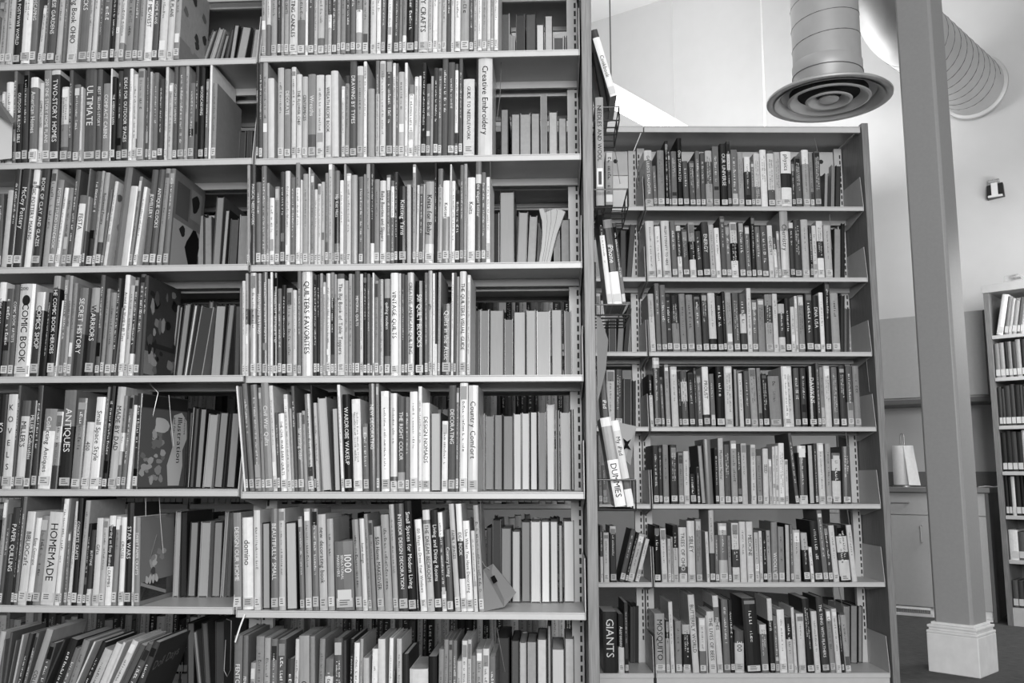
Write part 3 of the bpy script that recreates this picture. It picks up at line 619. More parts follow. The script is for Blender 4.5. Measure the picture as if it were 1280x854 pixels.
def lettering(mb, b, bands, rnd):
    w, h = b['w'], b['h']; T = b['title']
    if not T:
        if b['lay'] == 0 and 'p' not in b['flags'] and 'n' not in b['flags']:
            ornament(mb, w, h, bands, rnd); greek(mb, w, h, bands, rnd, .10, rnd.uniform(.6, .88))
        return
    f0, f1 = .10, .80
    if '>' in T: T, r_ = T.split('>'); f0, f1 = [float(x) for x in r_.split(',')]
    T = T.replace('!', '')
    if T == 'KOVELS':
        sz = w * .85
        for i, ch in enumerate(T):
            vs, fs, gw = glyph(ch); k = sz / .72
            mb.add([(w*.5 + (v[0] - gw/2) * k * .62, -.0007, h * (.86 - .125 * i) + (v[1] - .36) * k * .72) for v in vs], fs, lin(1))
        return
    if b['name'] == 'L3' and T == 'COMIC BOOK':
        write_across(mb, '2010', w * .3, w * .08, -.0007, h * .93, lin(1)); f0 = .22; f1 = .86
        mb.add([(w*(.5+.26*cos(k*pi/8)), -.0007, h*.82 + w*.34*sin(k*pi/8)) for k in range(16)], [tuple(range(16))], lin(1))
    if T == '1000':
        c = lin(9); write_down(mb, '1000', w * .56, w * .74, -.0007, h * .80, c); write_down(mb, 'SENSATIONAL', w * .2, w * .42, -.0007, h * .80, c)
        write_down(mb, 'MAKEOVERS', w * .2, w * .2, -.0007, h * .80, c)
        mb.add([(w*.12,-.0007,h*.14),(w*.88,-.0007,h*.14),(w*.88,-.0007,h*.30),(w*.12,-.0007,h*.30)], [(0,1,2,3)], lin(8))
        mb.add([(w*.2,-.0006,h*.16),(w*.8,-.0006,h*.16),(w*.8,-.0006,h*.24),(w*.2,-.0006,h*.28)], [(0,1,2,3)], lin(3)); return
    if T == 'physics': f0, f1 = .06, .36
    if b['name'][:2] in ('L6', 'R6'): f0, f1 = .14, .95
    tw = text_width(T)
    size = min(w * .78, h * (f1 - f0) / tw); size = min(size, .05)
    span = tw * size
    if size < w * .30 and ' ' in T and len(T) > 14:
        ws = T.split(); k = len(ws) // 2 + len(ws) % 2; Ls = [' '.join(ws[:k]), ' '.join(ws[k:])]
        tw = max(text_width(x) for x in Ls); size = min(w * .40, h * (f1 - f0) / tw)
        xs = [w * .68, w * .28]; lines = Ls
    else: xs, lines = [w * .5], [T]
    for x, Lx in zip(xs, lines):
        p = 0; ztop = h * (1 - f0 - max(0, (f1 - f0) - tw * size / h) * .35)
        for ch in Lx:
            vs, fs, gw = glyph(ch); zc = ztop - (p + gw / 2) * size
            s = shade_at(bands, 1 - zc / h); c = lin(9) if s < 6 else lin(0)
            mb.add([(x + (v[1] - .35) * size, -.0007, ztop - (p + v[0]) * size) for v in vs], fs, c)
            p += gw + .09
def ornament(mb, w, h, bands, rnd):
    """small printed device on the spine: publisher's mark or picture panel"""
    if w < .007 or rnd.random() > .55: return
    f = rnd.choice([.03, .05, rnd.uniform(.6, .8)]); hh = rnd.uniform(.012, .04); z1 = h * (1 - f); s = shade_at(bands, f + .02)
    c = lin(min(9, max(0, s + rnd.choice([-3, -2, 2, 3, 4]))))
    mb.add([(w*.12, -.0002, z1 - hh), (w*.88, -.0002, z1 - hh), (w*.88, -.0002, z1), (w*.12, -.0002, z1)], [(0, 1, 2, 3)], c)
def sticker(mb, b, rnd):
    w = b['w']
    if b['lay'] or 'p' in b['flags'] or 'n' in b['flags']: return False
    if rnd.random() < .06: return False
    z0 = rnd.uniform(.006, .011); hh = rnd.uniform(.020, .026)
    mb.box(w * .06, w * .94, -.0006, .0012, z0, z0 + hh, lin(rnd.choice([7, 8, 8])))
    for k in range(3):
        z = z0 + hh * (.25 + .24 * k); x1 = w * rnd.uniform(.55, .8)
        mb.add([(w*.22, -.0008, z), (x1, -.0008, z), (x1, -.0008, z + .0022), (w*.22, -.0008, z + .0022)], [(0,1,2,3)], lin(3))
    return True
ART = {   # pictures printed on the covers that face the gap: (y0, y1, z0, z1 as fractions, shade)
 'C1': [(.05,.95,.0,.5,6),(.1,.5,.55,.9,3),(.55,.9,.6,.92,5)],
 'C2': [(.0,.3,.02,.25,5),(.05,.9,.3,.35,1)],
 'C3': [(.02,.98,.86,.99,1),(.0,.98,.02,.85,3)],
 'C4': [(.03,.97,.05,.97,5),(.03,.97,.05,.25,2)],
 'C5': [(.05,.95,.1,.5,1)],
}
def blob(mb, x, cy, cz, ry, rz, col, rnd, n=14):
    ph = rnd.uniform(0, 6)
    pts = [(x, cy + ry * (1 + .22*sin(3*a+ph)) * cos(a), cz + rz * (1 + .22*sin(2*a+ph)) * sin(a)) for a in [2*pi*k/n for k in range(n)]]
    mb.add(pts, [tuple(range(n))], col)
def cover_art(mb, b, code, w, d, h, rnd):
    if code == 'c': code = None
    x = w + .0004
    for (a0, a1, c0, c1, s) in ART.get(code, []):
        mb.add([(x, d*a0, h*c0), (x, d*a1, h*c0), (x, d*a1, h*c1), (x, d*a0, h*c1)], [(0,1,2,3)], lin(s))
    x += .0003
    if code == 'C1':   # dark seated cat and flower on a pale ground
        blob(mb, x, d*.72, h*.27, d*.22, h*.2, lin(0), rnd); blob(mb, x, d*.35, h*.42, d*.09, h*.05, lin(1), rnd); blob(mb, x, d*.7, h*.78, d*.12, h*.1, lin(1), rnd)
    elif code == 'C2':
        for k in range(26): blob(mb, x + k*1e-5, d*rnd.uniform(.1,.9), h*rnd.uniform(.08,.92), d*rnd.uniform(.03,.12), h*rnd.uniform(.02,.09), lin(rnd.choice([0,1,3,4,5,6])), rnd, 9)
    elif code == 'C3':
        for k in range(34): blob(mb, x + k*1e-5, d*rnd.uniform(.05,.5), h*rnd.uniform(.04,.6), d*rnd.uniform(.03,.08), h*rnd.uniform(.015,.05), lin(rnd.choice([3,4,5,6])), rnd, 9)
        blob(mb, x + .0005, d*.42, h*.68, d*.15, h*.10, lin(7), rnd)
        mb.add([(x+.0006, d*p_, h*q_) for p_, q_ in ((.62,.03),(.86,.03),(.92,.25),(.90,.42),(.99,.55),(.97,.75),(.85,.84),(.68,.80),(.62,.62),(.68,.45),(.58,.25))], [tuple(range(11))], lin(7))
        zt = h * .78; 
        for T, y in (('Illustration', .82), ('creative', .93), ('and fun', .70)):
            sz = .030 if T[0] == 'I' else .014; p = 0
            for ch in T:
                vs, fs, gw = glyph(ch)
                mb.add([(x + .0010, d*y - (.35 - v[1]) * sz * 1.0, zt - (p + v[0]) * sz) for v in vs], [f[::-1] for f in fs], lin(0)); p += gw + .09
    elif code == 'C4':  # still life of vases with a bouquet
        for k in range(4): blob(mb, x, d*(.2+.09*k), h*.27, d*.045, h*.05, lin(8), rnd)
        for k in range(9): blob(mb, x + k*1e-5, d*rnd.uniform(.3,.7), h*rnd.uniform(.35,.6), d*.07, h*.04, lin(rnd.choice([3,6,7,8])), rnd, 9)
        mb.add([(x, d*.03, h*.22), (x, d*.75, h*.06), (x, d*.75, h*.10), (x, d*.03, h*.26)], [(0,1,2,3)], lin(6))
    elif code == 'C5':
        T = 'Doll Days'; sz = .036; p = 0
        for ch in T:
            vs, fs, gw = glyph(ch); mb.add([(x, .02 + (p + v[0]) * sz, h*.78 + v[1] * sz + p*.004) for v in vs], fs, lin(5)); p += gw + .09
    else:
        for k in range(8): blob(mb, x + k*1e-5, d*rnd.uniform(.1,.9), h*rnd.uniform(.1,.9), d*.08, h*.05, lin(rnd.choice([2,4,6])), rnd, 9)
SH = {0: 'black', 1: 'black', 2: 'dark grey', 3: 'dark grey', 4: 'mid grey', 5: 'grey', 6: 'light grey', 7: 'pale grey', 8: 'off-white', 9: 'white'}
ORD = ['first','second','third','fourth','fifth','sixth','seventh','eighth','ninth','tenth','eleventh','twelfth','thirteenth','fourteenth','fifteenth','sixteenth','seventeenth','eighteenth','nineteenth','twentieth']
def ordn(n): return ORD[n - 1] if n <= 20 else str(n) + ('st' if n % 10 == 1 else 'nd' if n % 10 == 2 else 'rd' if n % 10 == 3 else 'th')
BAY = {'L': 'left bay', 'R': 'middle bay', 'Q': 'second bookcase', 'P': 'second bookcase behind racks'}
def shelfname(b):
    i = b['shelf']
    if b['plane'] in 'QP': i -= 1
    return ['top', 'second', 'third', 'fourth', 'fifth', 'sixth', 'bottom'][i] + ' shelf'
def clean(T):
    T = T.split('>')[0]; return ' '.join(T.title().split()[:4])
def make_labels(rows):
    by = {}
    for b in rows: by.setdefault((b['plane'], b['shelf'], b['lay']), []).append(b)
    for key, L_ in by.items():
        L_.sort(key=lambda b: b['s0'])
        anchors = [i for i, b in enumerate(L_) if b['title'] and '!' not in b['title']]
        n = len(L_)
        for i, b in enumerate(L_):
            bd = bands_of(b['bands']); s0, s1 = SH[bd[0][0]], SH[bd[-1][0]]
            where = shelfname(b) + ', ' + BAY[b['plane']]
            wd_ = 'thin ' if b['w'] < .011 else ('thick ' if b['w'] > .028 else '')
            if key[2] or 'p' in b['flags']:
                hgt = 'tall ' if b['h'] > .25 else ('low ' if b['h'] < .17 else '')
                b['label'] = '%s%spage-edges-out book, %s from the upright post, %s' % (hgt, wd_, ordn(n - i), where) if key[2] else '%spage-edges-out book among the spines, %s from the end, %s' % (wd_, ordn(n - i), where)
                continue
            col_ = s0 if len(bd) == 1 or s0 == s1 else s0.split()[-1] + '-and-' + s1.split()[-1]
            if b['title'] and '!' not in b['title']:
                b['label'] = '%s%s book with spine reading %s, %s' % (wd_, col_, clean(b['title']), where); continue
            if not anchors: b['label'] = '%s%s book, %s from the left, %s' % (wd_, col_, ordn(i + 1), where); continue
            j = min(anchors, key=lambda k: abs(k - i)); T = ' '.join(clean(L_[j]['title']).split()[:2]); k = abs(i - j)
            side = 'right' if i > j else 'left'
            pre = 'just' if k == 1 else ordn(k)
            b['label'] = '%s%s book %s %s of the %s book, %s' % (wd_, col_, pre, side, T, where)
rows = parse(); rnd = random.Random(7)
for b in rows: geometry(b, rnd)
rows = [b for b in rows if b['h'] > .05]
# neighbours never share space: trim a width that would run into the next book
for key in {(b['plane'], b['shelf'], b['lay']) for b in rows}:
    L_ = sorted([b for b in rows if (b['plane'], b['shelf'], b['lay']) == key], key=lambda b: b['s0'])
    for p, q in zip(L_, L_[1:]):
        def span(b, z):  # s-interval at height z above the shelf
            c = b['s0'] + math.tan(b['th']) * z; return c, c + b['w'] / cos(b['th'])
        for z in (0, min(p['h'] * cos(p['th']), q['h'] * cos(q['th']))):
            ov = span(p, z)[1] - span(q, z)[0]
            if ov > 0 and ov < p['w'] * .6: p['w'] -= ov * cos(p['th']) + .0002
            elif ov > 0: p['w'] *= .5
make_labels(rows)
rank = sorted([b for b in rows if not (b['plane'] == 'P' and b['lay'])], key=lambda b: -b['area'])
seen_labels = {}
single = rank[:300]; sid = {id(b) for b in single}
mass = MB()
def build_book(b, rnd, root_cb):
    w, h = b['w'], b['h']; bands = bands_of(b['bands'])
    pages_out = b['lay'] or 'p' in b['flags']
    hard = rnd.random() < (.5 if b['plane'] in 'LR' else .8)
    if pages_out: hard = True
    d = min(rnd.uniform(.150, .200), .22 if not b['lay'] else .19)
    if b['flags'].startswith('C') : d = .215
    if b['h'] < .19 and not b['flags']: d = min(d, .145)
    cover, pages, ink, stk = MB(), MB(), MB(), MB()
    t, r = cover_mesh(cover, w, d, h, bands if not pages_out else [(rnd.choice([1, 2, 3, 6]), 1.0)], hard)
    ins = .003 if hard else .0008
    pc = lin(rnd.choice([6, 7])) if not pages_out else lin(min(9, bands[0][0] + (1.2 if b['lay'] and bands[0][0] > 3 else 0)))  # back-row page edges lightened to offset the shade they stand in
    if w - 2*t > .0015: pages.box(t, w - t, r + t, d - (.003 if hard else .0003), ins, h - ins, pc)
    if not pages_out:
        lettering(ink, b, bands, rnd); sticker(stk, b, rnd)
        if 'C' in b['flags'] or 'c' in b['flags']: cover_art(ink, b, b['flags'] if b['flags'] in ART else None, w, d, h, rnd)
    if pages_out:   # turned round: page edges towards the viewer
        for m_ in (cover, pages): m_.v = [(w - x, d - y, z) for x, y, z in m_.v]
    return cover, pages, ink, stk
M_PAGES = mat('page_edges', attr=True, rough=.85, noise=.12, scale=300, stretch=(12, 1, .05), bump=.2)
for b in rows:
    P, a = PL[b['plane']]; rr = random.Random(int(b['x0'] * 7 + b['ox'] * 13 + b['shelf'] * 101))
    cover, pages, ink, stk = build_book(b, rr, None)
    th = b['th']; w = b['w']
    sx0 = b['s0'] if th <= 0 else b['s0'] + w / cos(th)
    dxl = 0.0 if th <= 0 else -w
    loc = (P[0] + cos(a) * sx0 - sin(a) * b['off'], P[1] + sin(a) * sx0 + cos(a) * b['off'], b['z'] + .0004)
    for m_ in (cover, pages, ink, stk): m_.v = [(x + dxl, y, z) for x, y, z in m_.v]
    if id(b) in sid:
        root = thing('book', b['label'], 'book', loc, (0, th, a - (R(11) if 'C3' in b['flags'] else 0)), 'books on the %s of the %s' % (shelfname(b), BAY[b['plane']]))
        root.rotation_mode = 'XYZ'
        part('cover', cover, M_COVER if rr.random() < .7 else M_MATTE, root)
        if pages.v: part('page_block', pages, M_PAGES, root)
        if ink.v: part('lettering', ink, M_INK, root)
        if stk.v: part('spine_label', stk, M_INK, root)
    else:
        ca, sa, ct, st_ = cos(a), sin(a), cos(th), sin(th)
        for m_ in (cover, pages, ink, stk):
            vs = []
            for x, y, z in m_.v:
                X, Z = x * ct + z * st_, -x * st_ + z * ct
                vs.append((loc[0] + X * ca - y * sa, loc[1] + X * sa + y * ca, loc[2] + Z))
            n = len(mass.v); mass.v += vs; mass.f += [tuple(i + n for i in f) for f in m_.f]; mass.c += m_.c
# plain books in the hidden bays; rear rows added unseen to block light
def filler(key, z, s0, s1, v, d, hmin, hmax, rnd, spine=False, shades=(1, 2, 3, 4)):
    P, a = PL[key]; s = s0
    while s < s1:
        w = rnd.uniform(.012, .032); h = rnd.uniform(hmin, hmax); c = MB()
        bands = [(rnd.choice(shades), 1.0)]
        t, r = cover_mesh(c, w, d, h, bands, True); c.box(t, w - t, r + t, d - .003, .003, h - .003, lin(6))
        if spine: greek(c, w, h, bands, rnd, .1, .7); c.box(w*.06, w*.94, -.0006, .0012, .008, .032, lin(8))
        else: c.v = [(w - x, d - y, zz) for x, y, zz in c.v]
        n = len(mass.v)
        mass.v += [(P[0] + cos(a)*(s + x) - sin(a)*(v + y), P[1] + sin(a)*(s + x) + cos(a)*(v + y), z + .0005 + zz) for x, y, zz in c.v]
        mass.f += [tuple(i + n for i in f) for f in c.f]; mass.c += c.c
        s += w + .0006 if rnd.random() < .97 else w + .03
rf = random.Random(3)
for i in range(5):  # rear rows put in to stop light coming through the gaps
    filler('R', ZS['R'][i], -.905, -.33, .29, .16, .20, .262, rf)
    filler('L', ZS['L'][i], -.905, -.22, .29, .16, .20, .262, rf)
for i in (1, 2, 3, 4): filler('Q', ZS['Q'][i], -.905, -.19, .27, .17, .20, .25, rf)
for i in (5, 6, 7):
    filler('P', ZS['Q'][i], -4.55, -1.86, .006, .16, .19, .27, rf, spine=True, shades=(1, 2, 3, 5, 7, 8, 8))
for i in (1, 2, 3, 4):
    filler('P', ZS['Q'][i], -4.55, -1.86, .006, .16, .20, .26, rf, spine=True, shades=(1, 2, 3, 5, 7, 8))
    filler('P', ZS['Q'][i], -4.55, -1.86, .27, .16, .20, .26, rf)  # second layer added behind the spines to block light
for i in range(1, 8): filler('P', ZS['Q'][i], -1.84, -1.19, .006, .16, .20, .26, rf, spine=True, shades=(1, 2, 3, 5, 7, 8))
for i in (1, 2, 3): filler('P', ZS['Q'][i], -1.80, -1.2, .27, .17, .20, .24, rf)
# ------------------------------------------------------------------ wire racks of display books on the end panel
Pm, am = PL['R']
def wp(x, y, off):                       # pixel -> world point on the near bookcase's plane pushed back by off
    s, z = on_plane(x, y, Pm, am, off)
    return (Pm[0] + cos(am)*s - sin(am)*off, Pm[1] + sin(am)*s + cos(am)*off, z)
def loc_sv(s, off, z, key='R'):
    P, a = PL[key]; return (P[0] + cos(a)*s - sin(a)*off, P[1] + sin(a)*s + cos(a)*off, z)
def display_book(x0, x1, yb, yt, dx, bands, title, label, off=.09, d=.17, stick=True, lab2=None):
    s0, zb = on_plane(x0, yb, Pm, am, off); s1, _ = on_plane(x1, yb, Pm, am, off); st, zt = on_plane(x0 + dx, yt, Pm, am, off)
    th = math.atan2(st - s0, zt - zb); w = (s1 - s0) * cos(th); h = (zt - zb) / cos(th)
    b = dict(w=w, h=h, title=title, name='rack', lay=0, flags='' if stick else 'n', shelf=0)
    rr = random.Random(int(x0)); bd = bands_of(bands)
    t = thing('book', label, 'book', loc_sv(s0, off, zb), (0, th, am), 'display books in the racks on the end panel')
    c, pg, ink = MB(), MB(), MB()
    tt, r = cover_mesh(c, w, d, h, bd, False); pg.box(tt, w - tt, r + tt, d - .001, .001, h - .001, lin(7)); lettering(ink, b, bd, rr)
    if stick: ink.box(w*.1, w*.9, -.0006, .0012, .008, .03, lin(8))
    if lab2:
        ink.box(w*.12, w*.88, -.0006, .0012, h*lab2[0], h*lab2[1], lin(9)); ink.box(w*.3, w*.7, -.0009, -.0006, h*(lab2[0]+.02), h*(lab2[1]-.03), lin(3))
    part('cover', c, M_COVER, t); part('page_block', pg, M_PAGES, t); part('lettering', ink, M_INK, t)
    return t
display_book(763, 772, 121, 38, -25, '2.12-9', 'Cookbook>.3,.9', 'white-spined book leaning at the top of the uppermost end-panel rack', off=.12, d=.2)
display_book(753, 762, 140, 66, -13, '0', None, 'black book in the uppermost end-panel rack, under the white-spined one', off=.14, d=.2, stick=False)
display_book(745.5, 755.5, 257, 121.5, -1.5, '6', 'NEEDLES AND WOOL>.08,.6', 'tall light grey book with white label, second rack down', lab2=(.17, .34), stick=False)
display_book(757, 766.5, 256, 189, 0, '5', None, 'shorter grey book beside the tall one, second rack down', d=.2)
display_book(759.5, 765.8, 381, 263, -13.5, '1.27-9', None, 'thin black-and-white book, third rack down, against the end panel')
display_book(766.2, 777.8, 381, 275, -13, '4.1-1.62-9', 'iPhone>.26,.6', 'black phone guide with white lower spine, third rack down')
display_book(778, 783, 381, 279, -13, '2.55-4', None, 'thin dark book behind the black phone guide, third rack down', d=.18)
display_book(756.5, 765, 560, 458, -9, '2', 'iPad>.3,.75', 'dark tablet guide standing behind the fourth rack', off=.17, d=.14, stick=False)
display_book(769, 783, 634, 523, -19, '8.1-5.48-9', 'DUMMIES>.5,.95', 'thick grey tablet guide with white lower spine, lowest rack', off=.07, stick=False)
display_book(784, 793.5, 634, 526.5, -20, '9.12-8.68-3.8-9', 'My iPad>.12,.55', 'white tablet guide leaning in the lowest rack', off=.07, stick=False)
def rack(x0, x1, yb, y1, label, off0=.06, dep=.22, lean=0):
    s0, zb = on_plane(x0, yb, Pm, am, off0); s1, _ = on_plane(x1, yb, Pm, am, off0); _, z1 = on_plane(x0, y1, Pm, am, off0)
    s0 = max(s0, .034)
    t = thing('wire_rack', label, 'rack', loc_sv(.033, off0, zb), (0, 0, am), 'black wire racks on the end panel')
    A = s0 - .033; B = s1 - .033; h = z1 - zb
    mb = MB(); r = .0022
    mb.tube([(0, 0, h), (B, 0, h), (B, dep, h), (0, dep, h)], r)
    mb.tube([(0, 0, 0), (B, 0, 0), (B, dep, 0), (0, dep, 0)], r)
    for k in range(5): mb.tube([(0, dep*k/4, 0), (B, dep*k/4, 0)], r)
    part('basket', mb, M_BLACKW, t, smooth=True)
    for x, y in ((B, 0), (B, dep), (B, dep*.5), (.003, 0), (.003, dep*.5), (.003, dep)):
        mb = MB(); mb.tube([(x, y, 0), (x, y, h if x > .01 else h + .12)], r); part('wire_post', mb, M_BLACKW, t, smooth=True)
    return t
rack(746, 774, 151, 134, 'uppermost black wire rack on the end panel', off0=.10)
rack(745, 785, 260, 237, 'second black wire rack down, holding an upright grey book')
rack(748, 787, 394, 381, 'third black wire rack down, holding the phone guide')
rack(750, 795, 638, 600, 'lowest black wire rack, holding the tablet guides', off0=.05)
def card(name, px, offs, shade_, label, cat, th=.0008, m=None, extra=None):
    P3 = [wp(x, y, o) for (x, y), o in zip(px, offs)]; b0 = P3[0]
    mb = MB(); L_ = [tuple(p[i] - b0[i] for i in range(3)) for p in P3]; n = len(L_)
    mb.add(L_ + [(x + th, y + th, z) for x, y, z in L_], [tuple(range(n)), tuple(range(n, 2*n))[::-1]] + [(i, (i+1) % n, n + (i+1) % n, n + i) for i in range(n)], lin(shade_))
    if extra:
        q = [tuple(c - b0[i] for i, c in enumerate(wp(x, y, extra[1]))) for x, y in extra[0]]; mb.add(q, [tuple(range(len(q)))], lin(0))
    return one(name, mb, M_INK, label, cat, loc=b0)
card('brochure', [(745.5, 383), (747, 503), (757, 462), (760, 425)], (.06, .05, .10, .12), 6, 'pale folded brochure hanging between the racks on the end panel', 'brochure')
card('paper_sheet', [(773, 528), (795, 533), (788, 582), (781, 574)], (.20, .22, .22, .20), 6, 'pale paper sheet sticking out behind the tablet guides', 'paper',
     extra=([(779, 548), (784, 552), (789, 549), (785, 556), (789, 563), (783, 560), (779, 563), (781, 555)], .198))
card('shelf_sign', [(-12, 112), (19, 151), (15, 155), (-12, 137)], (-.02, -.06, -.07, -.03), 4, 'angled card sign jutting from the second shelf, left edge', 'sign')
card('shelf_card', [(-12, 136), (15, 154.5), (14, 198), (-12, 201)], (-.012, -.012, -.01, -.01), 8, 'pale leaflet standing under the angled card sign', 'leaflet')
# floppy booklet slumped at the end of the sixth shelf
bk = [(605, 764.5), (630, 759), (645, 741), (632, 724), (616, 705), (604, 712)]
card('booklet', bk, (.012, .05, .10, .12, .06, .012), 5, 'floppy printed booklet slumped at the end of the sixth shelf', 'booklet',
     extra=([(613, 722), (618, 719), (622, 727), (617, 730)], .012))
# soft thick book bulging and leaning, page edges out, among the upright ones on the third shelf
O_ = [(920, 630), (940, 560), (956, 470), (962, 380), (960, 300), (940, 222), (966, 218), (972, 245), (978, 220), (1000, 218), (1040, 220), (1078, 228), (1100, 240), (1078, 300), (1048, 380), (1024, 470), (1004, 560), (996, 631)]
pts = [on_plane(486 + x / 5, 200 + y / 5, Pm, am, .165) for x, y in O_]
s_0 = pts[0][0]; z_0 = ZS['R'][2] + .0006; zmin = min(p[1] for p in pts)
t = thing('book', 'bulging soft book leaning with page edges out, third shelf, middle bay', 'book', loc_sv(s_0, .165, z_0), (0, 0, am), 'books on the third shelf of the middle bay')
pp = [(p[0] - s_0, p[1] - zmin) for p in pts]
mb = MB(); n = len(pp); mid = [(0, 17), (1, 16), (2, 15), (3, 14), (4, 13), (5, 12), (6, 11)]
for (a0, b0), (a1, b1) in zip(mid, mid[1:]):
    q = [pp[a0], pp[b0], pp[b1], pp[a1]]; mb.prism(q, 'y', 0, .17, lin(7.5))
mb.prism([pp[i] for i in (6, 7, 8, 9, 10, 11)], 'y', 0, .17, lin(7.5))
part('page_block', mb, M_PAGES, t)
def skin(ids, o):
    mb = MB(); a_ = [pp[i] for i in ids]
    for p, q in zip(a_, a_[1:]): mb.prism([p, q, (q[0] + o, q[1]), (p[0] + o, p[1])], 'y', -.003, .174, lin(5))
    part('cover', mb, M_COVER, t)
skin((0, 1, 2, 3, 4, 5), -.0015); skin((12, 13, 14, 15, 16, 17), .0015)
mb = MB()
for f in (.25, .45, .7):
    a_ = [(pp[i][0] * (1 - f) + pp[j][0] * f, pp[i][1] * (1 - f) + pp[j][1] * f) for i, j in mid]
    for p, q in zip(a_, a_[1:]): mb.prism([p, q, (q[0] + .0008, q[1]), (p[0] + .0008, p[1])], 'y', -.0006, .0004, lin(2))
part('page_gaps', mb, M_PAGES, t, kind='stuff')
# curved page-heavy book tilted among the page-edges-out books is part of the shelf data
# white plastic strap hanging by the post between the bays
mb = MB(); p = [wp(306, 768, -.012), wp(300, 784, -.018), wp(294, 803, -.014)]
mb.tube([tuple(a_ - b_ for a_, b_ in zip(q, p[0])) for q in p], .0022, 6)
one('plastic_strap', mb, M_WHITE, 'white plastic strap hanging from the sixth shelf between the bays', 'strap', loc=p[0], smooth=True)
# wire book supports hanging from the shelves
def support(pts, off, label, key='R', r=.0012, m=None):
    P, a = PL[key]
    P3 = []
    for x, y in pts:
        s, z = on_plane(x, y, P, a, off); P3.append(loc_sv(s, off, z, key))
    b0 = P3[0]; mb = MB(); mb.tube([tuple(p[i] - b0[i] for i in range(3)) for p in P3], r, 6)
    one('wire_book_support', mb, m or M_WIRE, label, 'book support', loc=b0, group='wire book supports', smooth=True)
support([(186, 479), (197.6, 491), (191, 520), (183.6, 552)], .05, 'bright bent wire book support over the illustrated cover, fifth shelf', 'L', .0014)
support([(211, 494), (213, 520), (217, 558)], .09, 'straighter wire book support right of the bent one, fifth shelf', 'L', .0014)
support([(182, 622), (182.5, 692), (187, 700), (196, 668)], .06, 'wire book support over the bouquet cover, sixth shelf', 'L')
support([(199, 622), (200.5, 650), (204, 692)], .09, 'wire book support right of the bouquet cover, sixth shelf', 'L')
support([(626.5, 78), (625, 120), (621, 150)], .06, 'curved wire book support after the thick white book, second shelf')
support([(612.8, 202), (613.4, 324)], .0, 'bright straight wire book support ending the third shelf books')
support([(597.5, 482), (599, 520), (603.5, 562)], .05, 'dark curved wire book support ending the fifth shelf books', r=.0014)
support([(600.5, 626), (601.5, 700), (606, 708), (612, 712)], .03, 'wire book support above the slumped booklet, sixth shelf')
support([(615, 776), (619, 835), (631, 840), (621, 785)], .05, 'bent wire book support over the bottom shelf, middle bay')
support([(283, 774), (289, 776), (288, 838), (284, 846), (280, 838), (282, 800)], .02, 'long hooked wire support beside the post, bottom shelf', 'L', .0014)
support([(1018, 172), (1021, 185), (1025, 208)], .03, 'wire book support ending the top shelf of the second bookcase', 'Q')
support([(766, 174), (770, 195), (775, 230)], .03, 'wire book support behind the racks, top shelf of the second bookcase', 'Q')
support([(1037, 268), (1038.5, 296), (1040, 312)], .03, 'wire book support ending the second shelf of the second bookcase', 'Q', .0012)
support([(1083, 449), (1087, 490)], .05, 'wire book support ending the fourth shelf of the second bookcase', 'Q', .0012)
support([(1047, 544), (1047.8, 562)], .06, 'left wire of the pair ending the fifth shelf, second bookcase', 'Q', .0012)
support([(1057.5, 540), (1059, 558)], .02, 'right wire of the pair ending the fifth shelf, second bookcase', 'Q', .0015)
support([(1049, 636), (1049.6, 654)], .06, 'left wire of the pair ending the sixth shelf, second bookcase', 'Q', .0012)
support([(1059, 636), (1062, 658)], .02, 'right wire of the pair ending the sixth shelf, second bookcase', 'Q', .0015)
support([(1040, 733), (1044, 757)], .06, 'left wire of the pair ending the bottom shelf, second bookcase', 'Q', .0012)
support([(1048, 733), (1055, 768)], .02, 'right wire of the pair ending the bottom shelf, second bookcase', 'Q', .0015)

# ------------------------------------------------------------------ far bookcase by the cabinets
AF = R(-42)
Pf = on_height(1260, 782, 0.0)[:2]
fz = lambda x, y: on_plane(x, y, Pf, AF)
t = thing('tall_bookcase', 'tall dark-sided bookcase against the far wall, cut by the picture edge', 'bookcase', (Pf[0], Pf[1], 0), (0, 0, AF))
topz = fz(1229.5, 367)[1]
FW = .95
mb = MB(); mb.box(0, .028, 0, .30, 0, topz); part('side_panel', mb, M_LAMI, t)
mb = MB(); mb.box(FW, FW + .028, 0, .30, 0, topz); part('side_panel', mb, M_LAMI, t)
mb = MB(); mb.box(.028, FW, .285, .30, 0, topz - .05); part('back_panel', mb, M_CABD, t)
mb = MB(); mb.box(-.004, FW + .03, -.012, .31, topz, topz + .05); part('top_board', mb, M_STEEL, t, bevel=.002)
fs = [fz(1236.7, 420)[1], fz(1240.6, 472.6)[1], fz(1245.8, 532.6)[1], fz(1249.6, 589.6)[1], fz(1253.5, 644.5)[1], fz(1258.6, 700)[1], fz(1261, 759.6)[1]]
for z in fs[:-1]:
    mb = MB(); mb.box(.03, FW - .002, .004, .28, z - .022, z); part('shelf', mb, M_STEEL, t, bevel=.0015)
mb = MB(); mb.box(.03, FW - .002, .004, .28, 0, fs[-1]); part('base', mb, M_STEEL, t)
rb = random.Random(11)
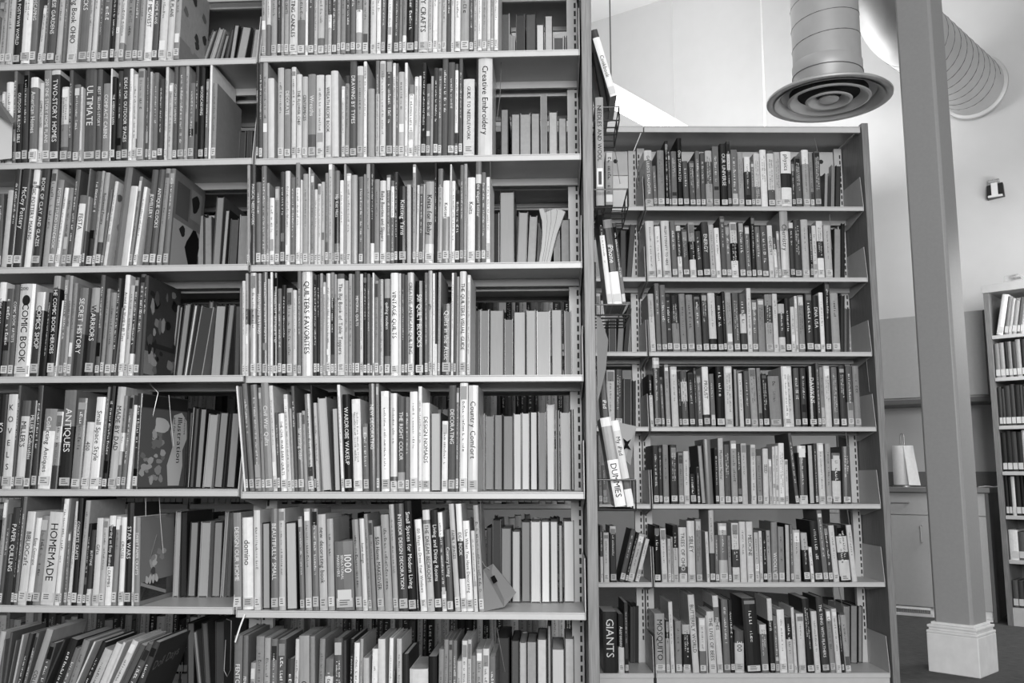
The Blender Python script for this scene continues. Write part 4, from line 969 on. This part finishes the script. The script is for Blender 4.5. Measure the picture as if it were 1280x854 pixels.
def far_row(z, sh, hmin, hmax, s0=.034, s1=.62, lean=0.0, wr=(.014, .03)):
    s = s0
    while s < s1:
        w = rb.uniform(*wr); h = rb.uniform(hmin, hmax); c = MB(); k = rb.choice(sh)
        cover_mesh(c, w, .17, h, [(k, 1.0)], True); c.box(.002, w - .002, .008, .167, .003, h - .003, lin(6)); c.box(w*.06, w*.94, -.0006, .0012, .012, .05, lin(8))
        ct, st_ = cos(lean), sin(lean); n = len(mass2.v)
        for x, y, zz in c.v:
            x -= w; X = s + w/ct + x*ct + zz*st_; Z = -x*st_ + zz*ct if 0 else zz*ct - x*st_
            Y = .02 + y
            mass2.v.append((Pf[0] + cos(AF)*X - sin(AF)*Y, Pf[1] + sin(AF)*X + cos(AF)*Y, z + .001 + Z))
        mass2.f += [tuple(i + n for i in f) for f in c.f]; mass2.c += c.c
        s += w / ct + .001
mass2 = mass
f_h = [topz - fs[0]] + [fs[i] - fs[i+1] for i in range(6)]
far_row(fs[0], (9,), .25, .251, s0=.05, s1=.06, lean=.20, wr=(.035, .036)); far_row(fs[0], (3, 5, 6, 7, 7), .20, .24, s0=.095, lean=.17)
far_row(fs[1], (1, 1, 2, 5, 6), .21, .225)
far_row(fs[2], (1, 2, 3, 2), .22, .25)
far_row(fs[3], (8, 1, 7, 1, 2), .23, .245)
far_row(fs[4], (0, 1, 0, 1, 8), .22, .235)
far_row(fs[5], (8, 3, 5, 9), .15, .18, wr=(.03, .05))
far_row(fs[6], (2, 3, 1), .15, .17)
a_, b_ = fz(1251, 357)[0], fz(1272, 350)[0]
mb = MB(); mb.prism([(a_, 0), (a_ + .12, 0), (a_ + .09, .055), (a_ + .01, .05)], 'y', .05, .16)
one('plastic_holder', mb, M_CLEAR, 'small clear plastic holder on top of the far bookcase', 'holder', (Pf[0], Pf[1], topz + .051), (0, 0, AF), bevel=.003)
mo = link('books', mass.mesh('books', M_MATTE)); mo['kind'] = 'stuff'; mo['category'] = 'book'
mo['label'] = 'the many smaller books filling the rest of the shelves'; mo['group'] = 'books on all shelves'
